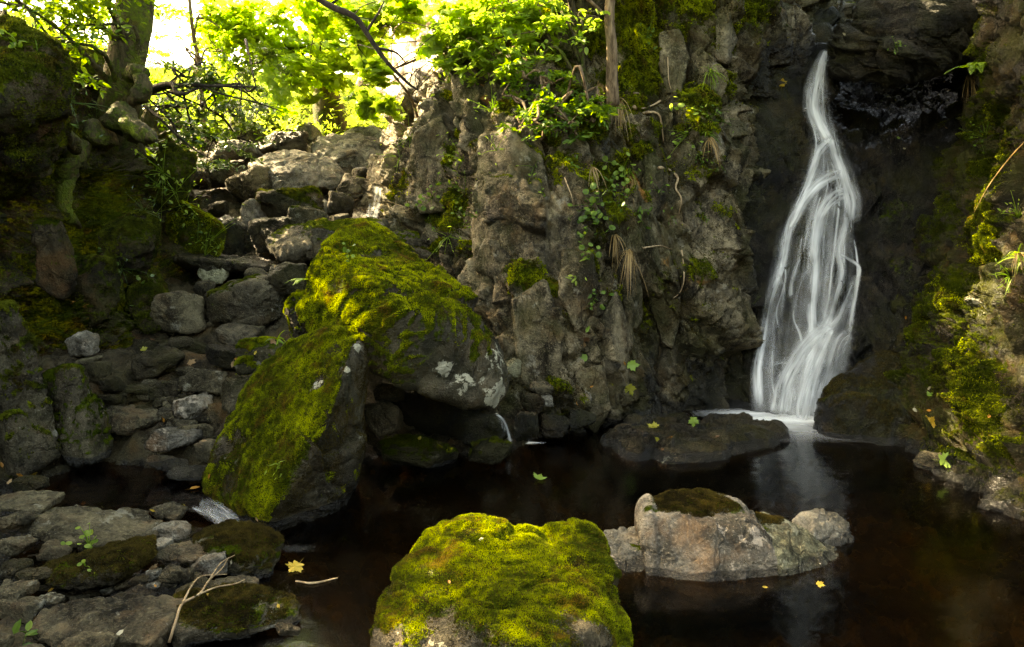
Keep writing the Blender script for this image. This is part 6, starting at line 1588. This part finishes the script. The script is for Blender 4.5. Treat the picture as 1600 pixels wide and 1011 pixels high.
PL = [(930, 320, 26, .20, .05, 'ROUNDL', 'leaf_green', 'ivy-like green patch in the middle of the cliff'), (915, 345, 16, .13, .05, 'ROUNDL', 'leaf_green', 'round-leaved plant just under the ivy-like patch'), (995, 335, 14, .13, .05, 'OVAL', 'leaf_green', 'leafy sprig below the rust-coloured patch'),
      (975, 262, 18, .16, .045, 'ROUNDL', 'leaf_yg', 'bright round leaves beside the grass above the rust patch'), (1075, 210, 18, .16, .045, 'ROUNDL', 'leaf_yg', 'bright leaves on the cliff’s right side below the bare rock face'), (1105, 185, 14, .12, .04, 'OVAL', 'leaf_green', 'trailing leaves under the lush grass tuft'),
      (1060, 170, 6, .07, .055, 'ROUNDL', 'leaf_yg', 'pair of pale leaves right of the bare root'), (1085, 178, 6, .07, .055, 'OVAL', 'leaf_yg', 'hanging yellow-green leaves right of the pair of pale leaves'), (1090, 245, 14, .12, .035, 'OVAL', 'leaf_green', 'fine green plant on the cliff’s right edge'), (1125, 258, 12, .1, .03, 'NARROW', 'leaf_green', 'feathery sprig on the cliff edge beside the wet wall'),
      (1100, 340, 8, .1, .028, 'OVAL', 'leaf_green', 'tiny sprig low on the cliff’s right edge'), (920, 400, 10, .09, .045, 'ROUNDL', 'leaf_green', 'clover-like leaves at mid cliff'), (898, 432, 7, .07, .045, 'OVAL', 'leaf_yg', 'pale green sprig right of the brown moss patch'), (928, 468, 14, .1, .042, 'ROUNDL', 'leaf_green', 'lowest cluster of round leaves on the cliff'), (918, 362, 8, .08, .04, 'ROUNDL', 'leaf_green', 'small leaves between ivy patch and clover-like leaves'),
      (835, 262, 8, .1, .045, 'OVAL', 'leaf_green', 'sparse sprig above the lichen-streaked slab of cliff'), (820, 222, 8, .09, .06, 'OVAL', 'leaf_green', 'broad leaves hanging below the dark leafy bush'), (722, 250, 26, .22, .045, 'OVAL', 'leaf_yg', 'bright creeping plant down the cleft of the cliff'), (728, 300, 24, .2, .04, 'OVAL', 'leaf_green', 'creeping plant lower in the same cleft'), (715, 215, 18, .18, .045, 'OVAL', 'leaf_yg', 'creeping plant at the top of the cleft'),
      (675, 310, 24, .2, .045, 'ROUNDL', 'leaf_green', 'green plant on the cliff beside the little cascade'), (672, 335, 8, .09, .045, 'OVAL', 'leaf_green', 'hanging sprig under the green plant by the little cascade'), (640, 215, 30, .28, .04, 'NARROW', 'leaf_yg', 'feathery yellow-green growth on the cliff’s left edge'), (625, 245, 20, .22, .04, 'NARROW', 'leaf_yg', 'sunny sprigs at the cliff’s left edge above the cascade'), (700, 130, 24, .22, .05, 'OVAL', 'leaf_yg', 'leaves along the mossy ledge on the cliff’s left shoulder'),
      (770, 175, 20, .16, .045, 'OVAL', 'leaf_yg', 'sprigs by the orange streak high on the cliff'), (1400, 75, 14, .09, .03, 'OVAL', 'leaf_green', 'little green sprig on the jammed boulder'), (1540, 215, 40, .16, .022, 'ROUNDL', 'leaf_green', 'tiny-leaved green patch below the fern on the right wall'), (1578, 432, 14, .13, .045, 'NARROW', 'leaf_yg', 'strap-leaved plant on the right wall below the bright grass'), (1590, 340, 26, .14, .03, 'OVAL', 'leaf_yg', 'leafy patch high on the right wall’s edge'), (1422, 612, 10, .08, .02, 'OVAL', 'leaf_green', 'sprig on the dark boulder beside the waterfall'),
      (290, 320, 34, .3, .045, 'OVAL', 'leaf_yg', 'bright plant on the left bank’s sunny edge'), (310, 345, 22, .22, .04, 'OVAL', 'leaf_green', 'green plant lower on the left bank’s edge'), (275, 300, 24, .24, .045, 'OVAL', 'leaf_yg', 'lime leaves at the top of the left bank’s edge'), (330, 375, 16, .18, .035, 'OVAL', 'leaf_yg', 'small leaves at the lower tip of the left bank'), (150, 190, 20, .2, .045, 'NARROW', 'leaf_dark', 'dark sprigs at the foot of the leaning trunk'),
      (140, 853, 18, .085, .026, 'ROUNDL', 'leaf_yg', 'pale green seedlings clustered on the dark moss boulder'), (134, 886, 5, .03, .026, 'ROUNDL', 'leaf_yg', 'single pale seedling in front of the cluster on the dark moss boulder'), (438, 728, 9, .05, .035, 'NARROW', 'leaf_yg', 'small green sprig on the face of the slanting boulder'), (45, 990, 6, .05, .05, 'OVAL', 'leaf_green', 'green sprout between stones in the lower left corner'), (545, 405, 8, .06, .035, 'ROUNDL', 'leaf_green', 'flat grey-green leaves near the top of the largest boulder'), (120, 400, 8, .1, .04, 'OVAL', 'leaf_green', 'few green leaves on the dark left bank')]
PL += [(250, 290, 26, .26, .05, 'OVAL', 'leaf_green', 'green leaves hanging below the bright fern on the left bank'), (225, 330, 22, .26, .045, 'NARROW', 'leaf_dark', 'dark feathery growth on the steep middle of the left bank'), (190, 420, 18, .22, .04, 'ROUNDL', 'leaf_dark', 'dark round leaves low on the left bank'), (320, 400, 16, .2, .04, 'OVAL', 'leaf_yg', 'bright leaves at the very foot of the left bank’s sunny edge'), (110, 160, 20, .22, .045, 'NARROW', 'leaf_dark', 'dark sprigs beside the rounded green boulder on the bank'), (255, 270, 30, .26, .05, 'OVAL', 'leaf_yg', 'lime leaves just under the leaning trunk’s roots'),
      (1010, 60, 12, .12, .045, 'OVAL', 'leaf_green', 'sprig on the mossy bulge right of the brown trunk'), (1030, 300, 10, .1, .04, 'OVAL', 'leaf_green', 'small sprig right of the rust-coloured patch'), (955, 295, 14, .13, .045, 'ROUNDL', 'leaf_green', 'round leaves left of the rust-coloured patch'), (890, 260, 12, .12, .045, 'OVAL', 'leaf_green', 'sprig under the dark leafy bush'), (1125, 190, 14, .12, .035, 'NARROW', 'leaf_green', 'fine sprigs at the cliff corner above the wet wall'), (775, 235, 14, .12, .04, 'OVAL', 'leaf_yg', 'yellow-green sprigs on the cliff shoulder above the lichen-streaked slab'), (700, 370, 18, .18, .04, 'OVAL', 'leaf_yg', 'lime plant at the foot of the cliff cleft'), (745, 340, 14, .14, .04, 'OVAL', 'leaf_green', 'green sprigs at the edge of the cleft'), (845, 300, 8, .09, .04, 'OVAL', 'leaf_green', 'few leaves on the bare cliff slab'), (1050, 340, 8, .09, .035, 'OVAL', 'leaf_green', 'sprig by the end of the zigzag root'), (970, 330, 12, .12, .045, 'ROUNDL', 'leaf_green', 'round leaves between ivy patch and rust patch')]
for k, (px, py, n, sp, sz, T, lm, lab_) in enumerate(PL):
    leafy_plant(px, py, n, sp, sz, globals()[T], M[lm], lab_, 500 + k)

# bare roots crawling over the cliff
for k, (pts, r0, lab_) in enumerate([([(991, 166), (1003, 176), (1018, 177), (1030, 177), (1037, 195), (1040, 222)], .016, 'pale forked root crawling over moss at the cliff’s upper right'), ([(1030, 157), (1022, 166), (1008, 170), (996, 168)], .011, 'short pale root joining the forked one'), ([(1028, 263), (1046, 266), (1061, 278), (1058, 295), (1063, 312), (1061, 333)], .014, 'pale zigzag root right of the rust patch'),
     ([(990, 144), (999, 147), (996, 155)], .009, 'little hooked pale root beside the mossy trunk foot'), ([(1065, 392), (1070, 430), (1062, 455), (1050, 466)], .007, 'thin root hanging on the cliff’s lower right'), ([(875, 255), (884, 280), (893, 305), (895, 318)], .007, 'thin root left of the ivy-like patch'), ([(1043, 90), (1044, 125), (1048, 140)], .006, 'thin root hanging beside the bare rock face'), ([(1004, 388), (1030, 384), (1052, 390)], .008, 'thin root lying along the little ledge of stones')]):
    q = [on(*p) for p in pts]
    V = np.array([a + b * r0 * 1.3 for a, b in q])
    Yv = V.copy()
    o = obj('bare_root', tubes_mesh('bare_root', [tube(V, [r0, r0 * .8, r0 * .6, r0 * .3], 7, 30, .4, k)]), M['root'])
    tag(o, lab_, 'root')

# twig on the near stones and the golden stalk on the right wall
tw = []
for pts, r0 in (([(272, 1008), (282, 975), (292, 948), (318, 933), (332, 912), (352, 893), (362, 876)], .006), ([(292, 948), (306, 920), (322, 905), (360, 902)], .0045), ([(318, 933), (345, 922), (372, 917), (388, 910)], .004), ([(332, 912), (350, 885), (372, 872)], .0035)):
    V = np.array([on(*p)[0] + np.array([0, -.035, .03]) for p in pts])
    tw.append(tube(V, [r0, r0 * .8, r0 * .35], 6, 26, .3, 3))
tag(obj('twig', tubes_mesh('twig', tw), M['root']), 'forked bare twig lying across the near left stones', 'twig')
V = np.array([A3(1606, 216, 4.6), A3(1575, 250, 4.75), A3(1545, 290, 4.9), A3(1522, 332, 5.0)])
tag(obj('dry_stalk', tubes_mesh('dry_stalk', [tube(V, [.004, .0035, .002], 6, 20)], attrs={'var': np.full(20 * 6 + 2, .8)}), M['straw']), 'long golden dry stalk slanting in front of the right wall', 'stalk')

# ------------------------------------------------------------------ fallen leaves
def fallen(px, py, size, shape, mat, label, seed, Y=None, z=None, upw=.6, group=None):
    rs = np.random.default_rng(seed)
    if z is not None: P, N = zpt(px, py, z), np.array([0, -.25, 1.0])
    else: P, N = on(px, py)
    N = N / np.linalg.norm(N) + np.array([0, -.35, 0]) * upw + rs.normal(size=3) * .18
    T = dict(maple=MAPLE, oval=OVAL, round=ROUNDL)[shape]
    TV = np.array(T[0], float)
    # curled rim and a short stalk
    r = np.hypot(TV[:, 0], TV[:, 1] - .42)
    TV[:, 2] += (rs.uniform(.15, .5) * r ** 2 + .10 * np.sin(TV[:, 0] * 5 + seed) * r)
    TV = TV - [0, .42, 0]
    V = np.vstack([TV, [(-.012, -.42, 0), (.012, -.42, 0), (.02, -.95, .10)]])
    n0 = len(TV)
    F = np.vstack([T[1], [(n0, n0 + 1, n0 + 2)]])
    Mx = rotmats(N[None], np.array([rs.uniform(0, 6.28)]))[0]
    V = (V * size) @ Mx.T
    P = P + N / np.linalg.norm(N) * size * .12
    o = obj('fallen_leaf', mk_mesh('fallen_leaf', V, F, smooth=False, attrs={'var': np.full(len(V), rs.uniform(.25, .9))}), M[mat], loc=tuple(P))
    tag(o, label, 'leaf', group or 'fallen leaves')
    return o
FL = [
 (989, 572, .13, 'maple', 'l_green', 'pale green lobed leaf stuck on the dark cliff, upper one of two'), (984, 608, .12, 'maple', 'l_lime', 'yellow-green lobed leaf stuck on the dark cliff below the pale green one'), (975, 568, .06, 'oval', 'l_orange', 'small orange leaf beside the pale green lobed leaf'),
 (918, 515, .08, 'oval', 'l_green', 'green leaf hanging at the head of the dry leaf column on the cliff'), (916, 530, .07, 'maple', 'l_brown', 'crumpled brown leaf hanging under the green one on the cliff'), (912, 538, .07, 'maple', 'l_tan', 'tan crumpled leaf below the brown hanging leaf'), (911, 560, .10, 'round', 'l_green', 'round green leaf lowest of the hanging column on the cliff'), (924, 604, .04, 'oval', 'l_orange', 'tiny orange leaf on the wet cliff foot'), (902, 631, .05, 'oval', 'l_orange', 'orange leaf by the whitish blotched stone'),
 (1020, 667, .11, 'maple', 'l_lime', 'lime leaf at the left of the flat wet rock'), (1083, 659, .10, 'maple', 'l_green', 'green leaf at the far edge of the flat wet rock'), (1026, 688, .10, 'oval', 'l_lime', 'long yellowish leaf in the middle of the flat wet rock'), (1048, 684, .04, 'round', 'l_orange', 'tiny orange leaf on the flat wet rock'), (1036, 702, .05, 'oval', 'l_brown', 'small brown leaf on the front of the flat wet rock'), (1120, 683, .05, 'oval', 'l_brown', 'brown leaf on the right half of the flat wet rock'),
 (1456, 659, .12, 'maple', 'l_yellow', 'bright yellow curled leaf on the dark boulder beside the waterfall'), (1456, 618, .09, 'maple', 'l_green', 'pale green leaf above the bright yellow one'), (1453, 606, .05, 'oval', 'l_pale', 'tiny pale leaf at the top of the dark boulder’s right end'), (1453, 642, .05, 'oval', 'l_orange', 'small orange leaf just over the bright yellow one'), (1429, 641, .05, 'round', 'l_pale', 'pale leaf scrap left of the bright yellow one'), (1478, 721, .13, 'maple', 'l_green', 'green lobed leaf on the grey waterline stone under the right wall'), (1546, 650, .05, 'oval', 'l_orange', 'orange leaf on the right wall'), (1418, 578, .04, 'oval', 'l_tan', 'tan leaf scrap on top of the dark boulder'),
 (1467, 390, .05, 'oval', 'l_orange', 'orange leaf in the right-hand crevice'), (1474, 375, .05, 'oval', 'l_tan', 'tan leaf in the right-hand crevice above the orange one'), (1222, 128, .10, 'maple', 'l_yellow', 'yellow leaf stuck left of the waterfall’s top'), (1414, 233, .07, 'oval', 'l_pale', 'pale yellow leaf on the black wall'), (1404, 216, .06, 'oval', 'l_green', 'green leaf on the black wall'), (1355, 186, .06, 'oval', 'l_tan', 'tan leaf under the jammed boulder’s hollow'), (1478, 202, .07, 'oval', 'l_tan', 'tan leaf on the black wall’s right side'), (1177, 173, .05, 'oval', 'l_pale', 'pale leaf scrap on the dark rock left of the waterfall'), (1320, 53, .05, 'oval', 'l_pale', 'pale leaf scrap on the jammed boulder'), (1416, 495, .05, 'oval', 'l_orange', 'small orange leaf on the wet wall right of the waterfall'),
 (435, 948, .035, 'oval', 'l_yellow', 'little yellow leaf on the right tip of the wide mossy boulder'), (52, 969, .075, 'oval', 'l_tan', 'large tan curled leaf on the stones in the lower left'), (130, 787, .035, 'maple', 'l_yellow', 'small yellow leaf on top of the wide flat slab'), (239, 797, .035, 'oval', 'l_yellow', 'yellow leaf between flat slab and outlet stone'), (287, 791, .04, 'oval', 'l_yellow', 'yellow leaf beside the outlet stone'), (403, 811, .04, 'oval', 'l_tan', 'tan leaf at the right top of the brown-mossed dome'), (50, 741, .065, 'maple', 'l_yellow', 'yellow leaf on the small mossy stone under the rock pillar'), (32, 742, .05, 'maple', 'l_orange', 'orange leaf left of the yellow one under the rock pillar'), (3, 727, .05, 'oval', 'l_orange', 'orange leaf at the left edge on the rock pillar’s foot'), (16, 753, .04, 'maple', 'l_tan', 'tan leaf under the orange one at the left edge'),
 (241, 888, .05, 'maple', 'l_tan', 'pinkish tan leaf tucked among the near stones'), (363, 878, .035, 'oval', 'l_pale', 'pale scrap caught on the twig'), (323, 930, .03, 'oval', 'l_yellow', 'little yellow leaf beside the twig'), (328, 744, .05, 'oval', 'l_orange', 'orange leaf against the slanting boulder’s foot'), (82, 922, .05, 'oval', 'l_yellow', 'dull yellow leaf left of the bare grey slab'), (243, 916, .022, 'oval', 'l_orange', 'red-brown scrap on the bare grey slab'), (188, 990, .045, 'oval', 'l_pale', 'straw-coloured sliver on the bare grey slab'),
 (226, 547, .07, 'maple', 'l_lime', 'yellow-green leaf on the wet stones by the trickle'), (238, 532, .06, 'oval', 'l_brown', 'brown leaf above the yellow-green one by the trickle'), (300, 567, .08, 'maple', 'l_tan', 'tan leaf on the dark rock in the lower stream'), (364, 568, .07, 'oval', 'l_tan', 'tan leaf below the moss-covered block'), (369, 562, .06, 'oval', 'l_orange', 'orange-tan leaf lying over the tan one'), (427, 535, .07, 'maple', 'l_tan', 'beige leaf under the grass tuft'), (399, 551, .04, 'oval', 'l_yellow', 'yellow leaf at the front of the moss-covered block'), (430, 417, .06, 'oval', 'l_tan', 'tan leaf in the dark between the mid-stream boulders'), (255, 655, .05, 'oval', 'l_orange', 'orange leaf right of the slate-grey slab'), (318, 690, .05, 'oval', 'l_tan', 'tan leaf on the stones left of the slanting boulder'),
 (702, 910, .028, 'oval', 'l_orange', 'small orange leaf on the moss-carpeted boulder'), (752, 843, .022, 'maple', 'l_pale', 'white scrap near the back of the moss-carpeted boulder'), (655, 687, .07, 'oval', 'l_lime', 'yellow leaf on the green-filmed boulder in the hollow'), (582, 738, .05, 'maple', 'l_tan', 'tan leaf at the water edge in the hollow'),
]
for k, (px, py, s, shp, mt, lab_) in enumerate(FL):
    fallen(px, py, s * .78, shp, mt, lab_, 900 + k)
for k, (px, py, s, shp, mt, lab_) in enumerate([(460, 889, .075, 'maple', 'l_yellow', 'orange-yellow leaf floating at the tip of the brown-mossed dome'), (842, 748, .08, 'maple', 'l_green', 'dim green leaf floating in the dark pool'), (890, 916, .03, 'oval', 'l_yellow', 'yellow scrap floating at the left boulder in the pool'), (1195, 919, .03, 'oval', 'l_yellow', 'yellow scrap floating in front of the pinkish block'), (1282, 914, .035, 'maple', 'l_yellow', 'yellow leaf floating at the lichen-coated slab')]):
    fallen(px, py, s, shp, mt, lab_, 990 + k, z=0.004, upw=0)
fallen(303, 764, .06, 'oval', 'l_orange', 'orange-brown leaf floating in the small upper pool', 998, z=UPZ + .004, upw=0)
V = np.array([zpt(462, 908, .004), zpt(490, 911, .006), zpt(528, 903, .004)])
tag(obj('floating_stick', tubes_mesh('floating_stick', [tube(V, [.004, .006, .003], 6, 14)]), M['root']), 'pale stick floating near the yellow leaf by the left bank', 'stick')

# low growth on the sunny slope: nobody could count it
rs = np.random.default_rng(77)
n = 16000
gxx = rs.uniform(-11, 0.5, n); gyy = 11.2 + 14 * rs.random(n) ** 1.6
gzz = ground_z(gxx, gyy) + 0.05 + np.abs(rs.normal(size=n)) * .12 * (0.4 + sstep(-.2, .5, fbm(np.stack([gxx, gyy, gxx * 0], 1) * .8, 3, 5)) * 2)
gp = np.stack([gxx, gyy, gzz], 1)
o = obj('ground_cover', leaf_mesh('ground_cover', NARROW, gp, rs.normal(size=(n, 3)) * .5 + [0, -.3, .8], rs.uniform(0, 6.28, n), rs.uniform(.06, .17, n), np.clip(rs.normal(.5, .25, n), 0, 1)), M['leaf_yg'])
tag(o, 'sunlit low leafy growth covering the slope behind the upper boulders', 'ground cover', kind='stuff')
